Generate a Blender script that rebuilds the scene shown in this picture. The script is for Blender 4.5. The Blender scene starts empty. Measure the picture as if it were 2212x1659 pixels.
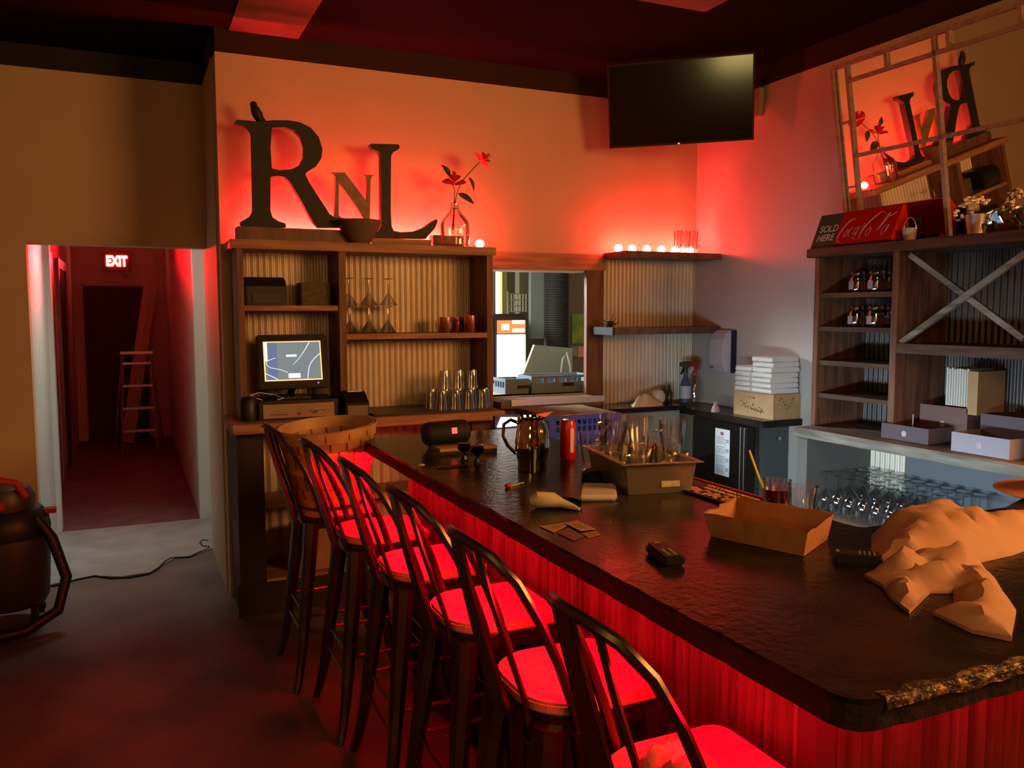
import bpy, bmesh, math, random
from mathutils import Vector, Matrix, noise, geometry
PI=math.pi; C=bpy.context.scene.collection; rnd=random.Random(7)
sc=bpy.context.scene
# ---------------------------------------------------------------- camera
FPX=1818.29; CAM=Vector((0,0,1.6)); YAW,PIT,ROL=[math.radians(a) for a in (24.3957,4.8616,.0705)]
_f=Vector((math.sin(YAW)*math.cos(PIT),math.cos(YAW)*math.cos(PIT),-math.sin(PIT)))
_r=Vector((math.cos(YAW),-math.sin(YAW),0)); _d=_f.cross(_r)
_R=math.cos(ROL)*_r+math.sin(ROL)*_d; _D=-math.sin(ROL)*_r+math.cos(ROL)*_d
cd=bpy.data.cameras.new('camera'); cam=bpy.data.objects.new('camera',cd); C.objects.link(cam); sc.camera=cam
cd.sensor_width=36; cd.lens=FPX/2212*36; cd.clip_start=.05; cd.clip_end=60
m=Matrix((( _R.x,-_D.x,-_f.x,CAM.x),(_R.y,-_D.y,-_f.y,CAM.y),(_R.z,-_D.z,-_f.z,CAM.z),(0,0,0,1))); cam.matrix_world=m
def ray(px,py): return _f+_R*((px-1106)/FPX)+_D*((py-829.5)/FPX)
def az(px,py,z): d=ray(px,py); return CAM+d*((z-CAM.z)/d.z)     # point of the view ray at height z / depth y / side x
def ay(px,py,y): d=ray(px,py); return CAM+d*(y/d.y)
def ax(px,py,x): d=ray(px,py); return CAM+d*(x/d.x)
sc.view_settings.view_transform='Standard'; sc.view_settings.look='None'; sc.view_settings.exposure=0.0
sc.view_settings.gamma=1; sc.view_settings.use_curve_mapping=False
sc.cycles.max_bounces=8; sc.cycles.transparent_max_bounces=24; sc.cycles.sample_clamp_indirect=4
sc.cycles.caustics_reflective=False; sc.cycles.caustics_refractive=False
# ---------------------------------------------------------------- world and lights
w=bpy.data.worlds.new('world'); sc.world=w; w.use_nodes=True
w.node_tree.nodes['Background'].inputs[0].default_value=(.55,.4,.3,1); w.node_tree.nodes['Background'].inputs[1].default_value=.012
def light(name,kind,loc,energy,col,size=.1,sy=None,aim=None,spread=None):
    d=bpy.data.lights.new(name,kind); d.energy=energy; d.color=col
    if kind=='AREA':
        d.size=size
        if sy: d.shape='RECTANGLE'; d.size_y=sy
        if spread: d.spread=math.radians(spread)
    else: d.shadow_soft_size=size
    o=bpy.data.objects.new(name,d); C.objects.link(o); o.location=loc
    if aim: o.rotation_euler=(Vector(aim)-Vector(loc)).to_track_quat('-Z','Y').to_euler()
    return o
light('warm_room_lamp','AREA',(3.7,.2,2.25),105,(1,.40,.11),1.5,.9,aim=(1.3,4.9,1.8))
light('warm_front_fill','AREA',(.9,-.6,2.5),17,(1,.42,.12),1.0,.8,aim=(1.4,2,1.0))  # unseen fill added to brighten the bar papers and shelf fronts
light('left_window_lamp','AREA',(-3.1,-1.95,2.05),17,(1,.74,.25),1.2,.3,aim=(3,2.4,2.3))
light('kitchen_lamp','AREA',(1.25,6.15,2.35),120,(.86,.97,1),1.4,.6,aim=(2.9,4.4,.9),spread=130)
light('vestibule_lamp','AREA',(-.05,6.3,2.72),5,(.8,.98,.9),.5,.4,aim=(-.5,6.0,0),spread=70)
light('under_bar_lamp','AREA',(1.72,2.55,.93),12,(.68,.88,1),1.5,.05,aim=(3.2,2.95,.6),spread=110)
# ---------------------------------------------------------------- mesh helpers
class MB:
    def __init__(s): s.bm=bmesh.new()
    def add(s,vs,fs):
        v=[s.bm.verts.new(p) for p in vs]
        for f in fs:
            try: s.bm.faces.new([v[i] for i in f])
            except ValueError: pass
        return v
    def box(s,x0,x1,y0,y1,z0,z1,M=None):
        vs=[Vector((x,y,z)) for z in (z0,z1) for y in (y0,y1) for x in (x0,x1)]
        if M: vs=[M@v for v in vs]
        s.add(vs,[(0,2,3,1),(4,5,7,6),(0,1,5,4),(2,6,7,3),(0,4,6,2),(1,3,7,5)]); return s
    def lathe(s,prof,c=(0,0,0),n=20,M=None,cap=True):
        vs=[];fs=[];k=len(prof)
        for i in range(n):
            a=2*PI*i/n
            for r,z in prof:
                p=Vector((r*math.cos(a),r*math.sin(a),z)); vs.append((M@p if M else p)+Vector(c))
        for i in range(n):
            j=(i+1)%n
            for q in range(k-1): fs.append((i*k+q,j*k+q,j*k+q+1,i*k+q+1))
        if cap:
            if prof[0][0]>1e-6: fs.append([i*k for i in range(n)][::-1])
            if prof[-1][0]>1e-6: fs.append([i*k+k-1 for i in range(n)])
        v=s.add(vs,fs); bmesh.ops.remove_doubles(s.bm,verts=v,dist=1e-6); return s
    def tube(s,pts,r,n=8,flat=None,closed=False):
        pts=[Vector(p) for p in pts]; N=len(pts); rr=r if isinstance(r,(list,tuple)) else [r]*N
        rings=[]; up=None; vs=[];fs=[]
        for i,p in enumerate(pts):
            a=pts[(i-1)%N] if (i or closed) else pts[i]; b=pts[(i+1)%N] if (i<N-1 or closed) else pts[i]
            t=(b-a).normalized()
            if up is None:
                up=Vector((0,0,1)) if abs(t.z)<.9 else Vector((1,0,0))
            x=t.cross(up).normalized(); y=x.cross(t).normalized(); up=y
            for k in range(n):
                an=2*PI*k/n
                if flat: vs.append(p+x*math.cos(an)*flat[0]*rr[i]+y*math.sin(an)*flat[1]*rr[i])
                else: vs.append(p+(x*math.cos(an)+y*math.sin(an))*rr[i])
        for i in range(N-1 if not closed else N):
            j=(i+1)%N
            for k in range(n): q=(k+1)%n; fs.append((i*n+k,i*n+q,j*n+q,j*n+k))
        if not closed: fs.append(list(range(n))[::-1]); fs.append([(N-1)*n+k for k in range(n)])
        s.add(vs,fs); return s
    def prism(s,poly,f0,f1,holes=()):
        # poly: 2-D outline; f0/f1 map (u,v) to front/back 3-D points
        loops=[list(poly)]+[list(h) for h in holes]; pts=[];edges=[]
        for L in loops:
            b=len(pts); pts+= [Vector(p) for p in L]; edges+=[(b+i,b+(i+1)%len(L)) for i in range(len(L))]
        def inp(q,L):
            c=False
            for i in range(len(L)):
                (x1,y1),(x2,y2)=L[i],L[i-1]
                if (y1>q[1])!=(y2>q[1]) and q[0]<(x2-x1)*(q[1]-y1)/(y2-y1)+x1: c=not c
            return c
        if holes:
            vo,_,fo,*_=geometry.delaunay_2d_cdt(pts,edges,[],0,1e-7)
            cc=lambda f:(sum(vo[i][0] for i in f)/len(f),sum(vo[i][1] for i in f)/len(f))
            fo=[f for f in fo if inp(cc(f),poly) and not any(inp(cc(f),h) for h in holes)]
        else: vo,fo=pts,[list(range(len(pts)))]
        n=len(vo)
        v=[s.bm.verts.new(f0(*p)) for p in vo]+[s.bm.verts.new(f1(*p)) for p in vo]
        for f in fo:
            for g in ([v[i] for i in f],[v[i+n] for i in f][::-1]):
                try: s.bm.faces.new(g)
                except ValueError: pass
        for a,b in edges:
            try: s.bm.faces.new((v[a],v[b],v[b+n],v[a+n]))
            except ValueError: pass
        return s
    def corr(s,u0,u1,z0,z1,f,pitch=.032,amp=.006,t=.001):
        n=int((u1-u0)/pitch*8); vs=[];fs=[]
        for i in range(n+1):
            u=u0+(u1-u0)*i/n; a=amp*math.sin(2*PI*u/pitch)
            vs+=[f(u,z0,a),f(u,z1,a)]
        for i in range(n): fs.append((2*i,2*i+2,2*i+3,2*i+1))
        s.add(vs,fs); return s
    def build(s,name,mat,parent=None,bevel=0,smooth=False,fix=True):
        bm=s.bm
        if fix: bmesh.ops.recalc_face_normals(bm,faces=bm.faces)
        if bevel: 
            es=[e for e in bm.edges if len(e.link_faces)==2 and e.calc_face_angle(0)>.6]
            bmesh.ops.bevel(bm,geom=es,offset=bevel,segments=2,affect='EDGES',clamp_overlap=True)
        if parent: bmesh.ops.translate(bm,verts=bm.verts,vec=-absloc(parent))
        me=bpy.data.meshes.new(name); bm.to_mesh(me); bm.free()
        if smooth:
            me.shade_smooth()
            if smooth!='all': me.set_sharp_from_angle(angle=.7)
        ms=mat if isinstance(mat,(list,tuple)) else [mat]
        for q in ms: me.materials.append(q)
        o=bpy.data.objects.new(name,me); C.objects.link(o)
        if parent: o.parent=parent
        return o
def absloc(o):
    v=Vector((0,0,0))
    while o: v+=o.location; o=o.parent
    return v
def tag(o,label,cat,group=None,kind=None):
    o['label']=label; o['category']=cat
    if group: o['group']=group
    if kind: o['kind']=kind
    return o
def thing(name,loc,label,cat,group=None):
    o=bpy.data.objects.new(name,None); C.objects.link(o); o.location=loc; o.empty_display_size=.05
    return tag(o,label,cat,group)
def st(o): o['kind']='structure'; return o
def dup(o,loc=None,rz=None,label=None,parent=None):
    c=o.copy(); C.objects.link(c)
    if parent: c.parent=parent
    if loc is not None: c.location=loc
    if rz is not None: c.rotation_euler=(0,0,rz)
    if label: c['label']=label
    for ch in list(o.children): dup(ch,parent=c)
    return c
def text(body,size,M,mat,parent,name='lettering',shear=0,ext=.001,sx=1,bold=0):
    cu=bpy.data.curves.new(name,'FONT'); cu.body=body; cu.size=size; cu.shear=shear; cu.extrude=ext; cu.align_x='CENTER'; cu.align_y='CENTER'; cu.offset=bold
    o=bpy.data.objects.new('tmp_text',cu); C.objects.link(o); dg=bpy.context.evaluated_depsgraph_get(); dg.update()
    me=bpy.data.meshes.new_from_object(o.evaluated_get(dg)); bpy.data.objects.remove(o); bpy.data.curves.remove(cu)
    if parent: M=Matrix.Translation(-absloc(parent))@M
    me.transform(M@Matrix.Diagonal((sx,1,1,1))); me.materials.clear(); me.materials.append(mat); me.name=name
    o=bpy.data.objects.new(name,me); C.objects.link(o)
    if parent: o.parent=parent
    return o
def frame(o,r,u):   # matrix whose x is r, y is u
    r=Vector(r).normalized(); u=Vector(u).normalized(); n=r.cross(u)
    return Matrix(((r.x,u.x,n.x,o[0]),(r.y,u.y,n.y,o[1]),(r.z,u.z,n.z,o[2]),(0,0,0,1)))
# ---------------------------------------------------------------- materials
def mat(name,col,rough=.6,metal=0,emit=None,es=1,noise_s=None,col2=None,scale=(1,1,1),bump=0,bscale=None,spec=.5,detail=3,ramp=(.35,.65),coat=0):
    m=bpy.data.materials.new(name); m.use_nodes=True; nt=m.node_tree; b=nt.nodes['Principled BSDF']
    b.inputs['Base Color'].default_value=(*col,1); b.inputs['Roughness'].default_value=rough; b.inputs['Metallic'].default_value=metal
    b.inputs['Specular IOR Level'].default_value=spec; b.inputs['Coat Weight'].default_value=coat
    if emit: b.inputs['Emission Color'].default_value=(*emit,1); b.inputs['Emission Strength'].default_value=es
    if noise_s or bump:
        tc=nt.nodes.new('ShaderNodeTexCoord'); mp=nt.nodes.new('ShaderNodeMapping'); mp.inputs['Scale'].default_value=scale
        nt.links.new(tc.outputs['Object'],mp.inputs[0])
    if noise_s:
        n=nt.nodes.new('ShaderNodeTexNoise'); n.inputs['Scale'].default_value=noise_s; n.inputs['Detail'].default_value=detail
        nt.links.new(mp.outputs[0],n.inputs[0]); r=nt.nodes.new('ShaderNodeValToRGB')
        r.color_ramp.elements[0].position=ramp[0]; r.color_ramp.elements[1].position=ramp[1]
        r.color_ramp.elements[0].color=(*col,1); r.color_ramp.elements[1].color=(*(col2 or [c*.6 for c in col]),1)
        nt.links.new(n.outputs[0],r.inputs[0]); nt.links.new(r.outputs[0],b.inputs['Base Color'])
    if bump:
        n2=nt.nodes.new('ShaderNodeTexNoise'); n2.inputs['Scale'].default_value=bscale or (noise_s or 10)*2; n2.inputs['Detail'].default_value=4
        nt.links.new(mp.outputs[0],n2.inputs[0]); bp=nt.nodes.new('ShaderNodeBump'); bp.inputs['Strength'].default_value=bump; bp.inputs['Distance'].default_value=.01
        nt.links.new(n2.outputs[0],bp.inputs['Height']); nt.links.new(bp.outputs[0],b.inputs['Normal'])
    return m
def emis(name,col,s):
    m=bpy.data.materials.new(name); m.use_nodes=True; nt=m.node_tree; nt.nodes.clear()
    e=nt.nodes.new('ShaderNodeEmission'); e.inputs[0].default_value=(*col,1); e.inputs[1].default_value=s
    o=nt.nodes.new('ShaderNodeOutputMaterial'); nt.links.new(e.outputs[0],o.inputs[0]); return m
def glass(name,tint=(1,1,1),rough=.03,fr=1.45,alpha=.0):
    m=bpy.data.materials.new(name); m.use_nodes=True; nt=m.node_tree; nt.nodes.clear()
    t=nt.nodes.new('ShaderNodeBsdfTransparent'); t.inputs[0].default_value=(*tint,1)
    g=nt.nodes.new('ShaderNodeBsdfGlossy'); g.inputs['Roughness'].default_value=rough; g.inputs[0].default_value=(1,1,1,1)
    lw=nt.nodes.new('ShaderNodeLayerWeight'); lw.inputs[0].default_value=.22
    mr=nt.nodes.new('ShaderNodeMapRange'); mr.inputs['To Min'].default_value=.08+alpha; mr.inputs['To Max'].default_value=.85
    x=nt.nodes.new('ShaderNodeMixShader'); o=nt.nodes.new('ShaderNodeOutputMaterial')
    nt.links.new(lw.outputs['Fresnel'],mr.inputs[0]); nt.links.new(mr.outputs[0],x.inputs[0]); nt.links.new(t.outputs[0],x.inputs[1]); nt.links.new(g.outputs[0],x.inputs[2]); nt.links.new(x.outputs[0],o.inputs[0])
    return m
M_wall=mat('tan_plaster',(.62,.47,.33),.85,noise_s=3,col2=(.58,.44,.31),bump=.06,bscale=160)
M_pale=mat('pale_plaster',(.62,.56,.5),.85,bump=.05,bscale=160)
M_white=mat('white_paint',(.75,.78,.72),.5)
M_dark=mat('black_paint',(.018,.014,.012),.8)
M_crown=mat('dark_brown_paint',(.04,.024,.017),.9,spec=.1)
M_ceil=mat('dark_ceiling',(.008,.006,.005),.95,spec=.05)
M_panel=mat('ceiling_panel',(.14,.09,.07),.6,noise_s=4)
M_conc=mat('concrete',(.16,.12,.095),.5,noise_s=2.2,col2=(.07,.058,.048),bump=.25,bscale=60,detail=8)
M_conc2=mat('lit_smooth_concrete',(.32,.31,.28),.4,noise_s=5,col2=(.25,.24,.22),bump=.1,bscale=60)
M_hallfl=mat('hall_floor',(.14,.075,.06),.5,noise_s=6)
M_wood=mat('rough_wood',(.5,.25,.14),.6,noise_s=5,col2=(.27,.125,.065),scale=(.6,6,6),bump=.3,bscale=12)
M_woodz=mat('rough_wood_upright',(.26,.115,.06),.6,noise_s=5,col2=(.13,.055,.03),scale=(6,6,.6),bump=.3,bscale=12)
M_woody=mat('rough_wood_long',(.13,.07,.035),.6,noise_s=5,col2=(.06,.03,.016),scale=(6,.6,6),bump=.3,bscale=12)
M_grey=mat('weathered_wood',(.34,.31,.25),.65,noise_s=5,col2=(.14,.12,.09),scale=(6,.6,6),bump=.4,bscale=12)
M_zinc=mat('corrugated_zinc',(.88,.79,.66),.42,.3,noise_s=8,col2=(.74,.66,.54),scale=(1,1,.3))
M_zincd=mat('rusty_corrugated_steel',(.13,.09,.085),.42,.5,noise_s=6,col2=(.05,.03,.027),scale=(5,5,.25),detail=8)
M_slate=mat('bar_slate',(.03,.021,.016),.2,noise_s=9,col2=(.012,.009,.008),bump=.14,bscale=50,spec=.13,detail=6)
M_slateE=mat('bar_slate_edge',(.018,.012,.01),.75,bump=.6,bscale=60)
M_gold=mat('chipped_stone',(.05,.035,.02),.35,.3,noise_s=55,col2=(.5,.34,.15),bump=1,bscale=90,detail=8,ramp=(.5,.66))
M_seat=mat('seat_wood',(.55,.34,.22),.5,noise_s=7,col2=(.42,.24,.15),scale=(1,9,1),bump=.2,bscale=20)
M_gun=mat('gunmetal',(.16,.12,.085),.28,.9,noise_s=5,col2=(.09,.06,.045),detail=6)
M_black=mat('black_plastic',(.012,.012,.012),.45)
M_blackg=mat('black_gloss',(.006,.006,.006),.06,spec=.6)
M_letter=mat('letter_black',(.02,.018,.014),.6,noise_s=20)
M_letn=mat('letter_olive',(.32,.19,.06),.5,noise_s=20,col2=(.24,.14,.05))
M_copper=mat('copper',(.75,.33,.2),.25,1)
M_steel=mat('steel',(.6,.6,.6),.25,1)
M_pan=mat('pan_steel',(.5,.46,.4),.33,.85)
M_brass=mat('polished_steel',(.55,.5,.42),.08,1)
M_alu=mat('aluminium',(.7,.7,.72),.35,.9)
M_glass=glass('clear_glass',alpha=.05); M_glassw=glass('frosty_glass',(.93,.95,.97),.08,alpha=.13)
M_bask=mat('basket_wood',(.55,.3,.12),.6,noise_s=14,col2=(.38,.19,.07),scale=(1,1,.6),detail=2,bump=.2)
M_bask2=mat('basket_band',(.68,.4,.17),.55,noise_s=14,col2=(.55,.3,.12))
M_paper=mat('paper',(.75,.72,.66),.8); M_card=mat('cardboard',(.55,.36,.17),.8,noise_s=10,col2=(.48,.3,.14))
M_kraft=mat('kraft_paper',(.5,.24,.11),.8,noise_s=12,col2=(.42,.19,.08)); M_tissue=mat('waxed_tissue',(.55,.31,.2),.7,bump=.15,bscale=18)
M_blue=mat('blue_plastic',(.03,.05,.33),.4); M_bluegrey=mat('grey_blue_plastic',(.16,.22,.27),.5)
M_red=mat('red_gloss',(.6,.012,.008),.25); M_redm=mat('red_matt',(.5,.03,.03),.6); M_green=mat('green_paint',(.03,.09,.035),.6)
M_leaf=mat('dark_leaf',(.03,.05,.02),.6); M_stem=mat('stem',(.08,.06,.03),.6); M_petal=mat('red_petal',(.75,.03,.04),.6)
M_towel=mat('white_towel',(.8,.78,.74),.9,bump=.3,bscale=120); M_cream=mat('cream',(.7,.62,.45),.5)
M_mauve=mat('grey_purple_card',(.13,.09,.11),.6); M_mirror=mat('mirror',(.92,.9,.88),.01,1); M_frame=mat('window_frame_paint',(.55,.42,.33),.5,noise_s=30,col2=(.4,.3,.24))
M_door=mat('dark_door',(.04,.02,.018),.6); M_trimw=mat('wood_trim',(.2,.1,.06),.5,noise_s=6,scale=(4,4,.5))
E_led=emis('red_led',(1,.032,.03),950); E_bar=emis('red_led_under_bar',(1,.0008,.012),270)
E_bulb=emis('red_bulb',(1,.045,.035),190); E_exit=emis('exit_glow',(1,.10,.07),26)
# ================================================================ structure
W_L,W_B,W_R,W_F=.47,4.9,3.64,5.65; CEIL=3.13
def sbox(name,m_,*b,parent=None): return st(MB().box(*b).build(name,m_,parent))
sbox('floor',M_conc,-3.2,7.0,-3.6,8.2,-.1,0)
sbox('floor_hall',M_hallfl,-.62,.449,6.86,11.7,0,.004)
st(MB().prism([(-.53,5.52),(-.25,5.62),(-.1,5.53),(.06,5.55),(.12,5.66),(.22,5.82),(.33,5.82),(.46,5.95),(.94,5.95),(.94,6.86),(-.53,6.86)],lambda x,y:Vector((x,y,.001)),lambda x,y:Vector((x,y,.005))).build('floor_lit_patch',M_conc2))  # paler concrete paints in the pool of cool vestibule light
sbox('ceiling',M_ceil,-3.2,7.0,-3.6,8.2,CEIL,CEIL+.1)
st(MB().box(.545,.915,3.2,4.895,CEIL-.012,CEIL-.001).build('ceiling_panel',M_panel)); st(MB().box(1.95,2.72,2.7,3.62,CEIL-.012,CEIL-.001).build('ceiling_panel',M_panel))
# back wall with serving window opening
WX0,WX1,WZ0,WZ1=2.035,2.75,1.065,1.875
WXW=2.872
b=MB(); b.box(W_L,WX0,W_B,W_B+.12,0,3.0).box(WXW,W_R+.12,W_B,W_B+.12,0,3.0).box(WX0,WXW,W_B,W_B+.12,0,WZ0).box(WX0,WXW,W_B,W_B+.12,WZ1,3.0)
st(b.build('wall_back',M_wall))
sbox('trim_1',M_crown,W_L,W_R,W_B-.004,W_B+.12,3.0,CEIL)
sbox('wall_side',M_wall,W_L-.01,W_L+.1,W_B+.12,5.93,0,3.0); sbox('trim_2',M_dark,W_L-.01,W_L+.1,W_B+.12,5.77,3.0,CEIL)
sbox('wall_vestibule_right',M_white,.95,1.05,5.02,6.98,0,2.8)
b=MB(); b.box(-3.2,-.53,W_F,W_F+.12,0,3.0).box(-.53,W_L-.01,W_F,W_F+.12,2.003,3.0)
st(b.build('wall_front_left',M_wall)); sbox('trim_3',M_dark,-3.2,W_L-.01,W_F,W_F+.12,3.0,CEIL)
sbox('wall_vestibule_left',M_white,-.65,-.53,W_F+.12,6.9,0,2.8)
b=MB(); b.box(-.53,-.5,6.86,6.98,0,2.8).box(.449,.95,6.86,6.98,0,2.8).box(-.5,.449,6.86,6.98,2.3,2.8); st(b.build('wall_vestibule_back',M_white))
sbox('ceiling_vestibule',M_white,-.65,1.0,5.77,6.98,2.8,2.85)
# hallway
sbox('wall_hall_left',M_pale,-.74,-.62,6.98,11.8,0,2.6); sbox('wall_hall_right',M_pale,.449,.58,6.98,11.8,0,2.6)
sbox('ceiling_hall',M_pale,-.74,.58,6.98,11.8,2.6,2.65); sbox('wall_hall_back',M_pale,-.74,.58,11.7,11.8,0,2.6)
t=st(MB().box(-.5,.2,11.62,11.7,0,1.93).build('door_1',M_door)); 
st(MB().box(.12,.15,11.56,11.62,.95,1.05).build('door_handle',M_steel,t))
for i,(y0,y1) in enumerate(((7.4,8.3),(9.2,10.1))):
    t=st(MB().box(-.63,-.605,y0,y1,0,2.03).build('door_%d'%(i+2),M_door))
    b=MB(); b.box(-.62,-.59,y0-.09,y0,0,2.12).box(-.62,-.59,y1,y1+.09,0,2.12).box(-.62,-.59,y0,y1,2.03,2.12); st(b.build('door_casing',M_trimw,t))
# right wall, room behind the camera, kitchen
sbox('wall_right',M_pale,W_R,W_R+.12,2.0,W_B,0,3.0); sbox('trim_4',M_crown,W_R,W_R+.12,2.0,W_B,3.0,CEIL)
sbox('wall_far_left',M_wall,-3.3,-3.2,-3.6,5.65,0,CEIL); sbox('wall_rear',M_wall,-3.2,7.0,-3.7,-3.6,0,CEIL); sbox('wall_far_right',M_wall,7.0,7.1,-3.6,8.2,0,CEIL)
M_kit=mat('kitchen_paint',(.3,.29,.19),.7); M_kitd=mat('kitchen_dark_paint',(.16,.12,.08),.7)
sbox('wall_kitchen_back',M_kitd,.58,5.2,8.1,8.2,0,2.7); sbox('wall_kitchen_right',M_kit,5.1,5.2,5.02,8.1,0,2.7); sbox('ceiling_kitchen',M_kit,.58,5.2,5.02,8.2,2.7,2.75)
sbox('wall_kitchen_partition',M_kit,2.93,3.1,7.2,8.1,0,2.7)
# ---- serving window: glowing left jamb, trim, sill
t=st(MB().box(WX1,WX1+.125,W_B-.03,W_B+.005,WZ0-.05,WZ1).build('window_1',M_woodz))

st(MB().box(1.99,WX1+.14,W_B-.035,W_B+.005,WZ1,WZ1+.105).build('window_header',M_wood,t)); st(MB().box(WX0-.02,WX1+.02,W_B-.02,W_B+.3,WZ0-.04,WZ0).build('window_sill',M_wood,t))
st(MB().box(WX0-.012,WX0+.012,W_B+.0,W_B+.14,WZ0,WZ1).build('window_jamb',M_white,t)); st(MB().box(WX0+.012,WX1,W_B+.0,W_B+.14,WZ1-.012,WZ1+.01).build('window_jamb',M_white,t))
# ================================================================ left shelving unit on the back wall
YF=4.60; M_base=mat('dark_stained_base',(.035,.014,.01),.55,noise_s=6,scale=(4,4,.5))
t=thing('back_bar_shelving',(1.2,4.7,0),'tall rough wood back bar shelving with corrugated metal back, below the big letters','shelving')
MB().box(.488,1.978,YF-.02,W_B-.01,1.932,1.98).build('top_board',M_wood,t,bevel=.004)
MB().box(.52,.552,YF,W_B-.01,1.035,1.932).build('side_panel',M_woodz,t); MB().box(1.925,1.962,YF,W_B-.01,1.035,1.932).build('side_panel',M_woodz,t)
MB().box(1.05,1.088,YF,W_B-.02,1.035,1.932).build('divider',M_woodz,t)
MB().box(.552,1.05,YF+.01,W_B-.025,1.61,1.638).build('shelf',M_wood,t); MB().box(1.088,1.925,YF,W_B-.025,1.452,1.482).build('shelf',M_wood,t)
MB().corr(.552,1.925,1.035,1.932,lambda u,z,a:Vector((u,W_B-.018+a,z)),.034,.0115).build('corrugated_back',M_zinc,t,smooth='all')
MB().box(.452,1.955,4.40,W_B-.01,.985,1.035).build('counter_ledge',M_wood,t,bevel=.004)
MB().box(.484,.62,4.53,4.57,.0,.985).build('stile',M_base,t); MB().box(.484,.52,4.57,W_B-.01,0,.985).build('side_panel',M_base,t)
MB().box(1.80,1.93,4.53,W_B-.01,0,.985).build('side_panel',M_trimw,t)
MB().box(.47,1.94,4.515,4.53,0,.17).build('kick_board',M_base,t)
MB().box(.52,1.8,4.54,W_B-.02,.15,.18).build('shelf',M_wood,t); MB().box(.52,1.8,4.6,W_B-.02,.55,.58).build('shelf',M_wood,t)
MB().corr(.52,1.8,.18,.985,lambda u,z,a:Vector((u,W_B-.018+a,z)),.06,.009).build('corrugated_back',M_zinc,t,smooth='all')
# boxes on its lower shelves
def thing1(o,label,cat,group=None): return tag(o,label,cat,group)
thing1(MB().box(.78,.98,4.6,4.78,.1805,.42).build('storage_box',M_kraft,bevel=.005),'small box on the bottom shelf of the back bar shelving, seen past the stools','box')
o=thing('network_box',(.95,4.62,.581),'dark device with a tiny green light under the back bar ledge','device')
MB().box(.83,1.1,4.61,4.74,.581,.64).build('case',M_black,o,bevel=.004); MB().box(.925,.93,4.607,4.61,.595,.625).build('green_indicator',emis('green_led',(.05,1,.35),3),o)
# ================================================================ corrugated panel and two wall shelves right of the window
tag(MB().corr(2.885,3.613,.985,1.96,lambda u,z,a:Vector((u,W_B-.012+a,z)),.0305,.010).build('corrugated_panel',M_zinc,smooth='all'),'corrugated metal sheet on the wall behind the two short shelves','metal sheet')
t=thing('wall_shelf',(3.2,4.75,1.951),'upper dark wood wall shelf carrying the row of glowing red bulbs','shelf'); MB().box(2.885,3.632,4.6,W_B-.001,1.951,1.99).build('board',M_trimw,t,bevel=.003)
t=thing('wall_shelf',(3.2,4.75,1.458),'lower dark wood wall shelf above the sauce bottles and spray bottles','shelf'); MB().box(2.785,2.80,4.598,W_B-.04,1.455,1.505).build('end_bracket',M_black,t); MB().box(2.80,3.632,4.6,W_B-.024,1.458,1.503).build('board',M_trimw,t,bevel=.003)
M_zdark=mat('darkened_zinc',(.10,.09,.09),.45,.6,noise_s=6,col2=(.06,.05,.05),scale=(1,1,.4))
# ================================================================ bar
t=thing('bar_counter',(1.2,2.2,0),'long dark slate topped bar with ribbed metal front, stools along it','bar counter')
ZB=1.05
def edgept(a,b,n,j):
    return [(a[0]+(b[0]-a[0])*i/n+rnd.uniform(-j,j),a[1]+(b[1]-a[1])*i/n+rnd.uniform(-j,j)) for i in range(n)]
ol=[(.905,3.62)]+edgept((.905,3.6),(.905,.90),60,.0025)+[(.907,.885),(.915,.862),(.932,.846),(.955,.84)]+edgept((.965,.84),(3.0,.84),60,.003)+[(3.0,.84),(3.0,1.555),(1.70,1.555),(1.685,1.57),(1.68,1.6),(1.68,3.62)]
b=MB(); b.prism(ol,lambda x,y:Vector((x,y,ZB)),lambda x,y:Vector((x,y,ZB-.008))); b.build('bar_top',M_slate,t)
b=MB(); b.prism([(x,y) for x,y in ol],lambda x,y:Vector((x+.001*(x<1.2),y,ZB-.008)),lambda x,y:Vector((x+(.006 if x<.97 else 0),y+(.006 if y<.9 else 0),ZB-.052))); b.build('slab_edge',M_slateE,t)
b=MB(); vs=[];n=90
for i in range(n+1):
    x=.965+.40*i/n; h=.006+.03*abs(noise.noise(Vector((x*11,1,0)))); d=.008+.05*abs(noise.noise(Vector((x*9,4,0))))
    for k in range(7):
        jit=noise.noise(Vector((x*60,k*3,2)))*.0012
        yy,zz=[(.8325,-.012-h*.6),(.833,-.006),(.8365,.0012),(.838+d*.2,.0016),(.838+d*.5,.0016),(.838+d*.8,.0014),(.838+d*(1+.3*noise.noise(Vector((x*40,3,1)))),.0006)][k]
        vs.append(Vector((x,yy+jit,ZB+zz+max(0,jit)*.5)))
b.add(vs,[(i*7+k,(i+1)*7+k,(i+1)*7+k+1,i*7+k+1) for i in range(n) for k in range(6)]); b.build('chipped_edge',M_gold,t)
FX=1.13
MB().corr(1.17,3.6,.06,.995,lambda u,z,a:Vector((FX+a,u,z)),.027,.006).build('front_panel',M_zincd,t,smooth='all')
MB().corr(1.17,3.0,.06,.995,lambda u,z,a:Vector((u,FX+a,z)),.027,.006).build('end_panel',M_zincd,t,smooth='all')
MB().box(1.122,1.17,1.122,1.17,.0,.998).build('corner_post',M_dark,t); MB().box(1.122,1.17,3.56,3.61,.0,.998).build('end_post',M_trimw,t)
MB().box(1.14,3.0,1.14,1.16,0,.06).box(1.14,1.16,1.17,3.6,0,.06).build('base_board',M_dark,t)
MB().box(1.16,1.2,1.17,3.58,.06,.995).box(1.17,3.0,1.16,1.2,.06,.995).build('inner_panel',M_dark,t)
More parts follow.
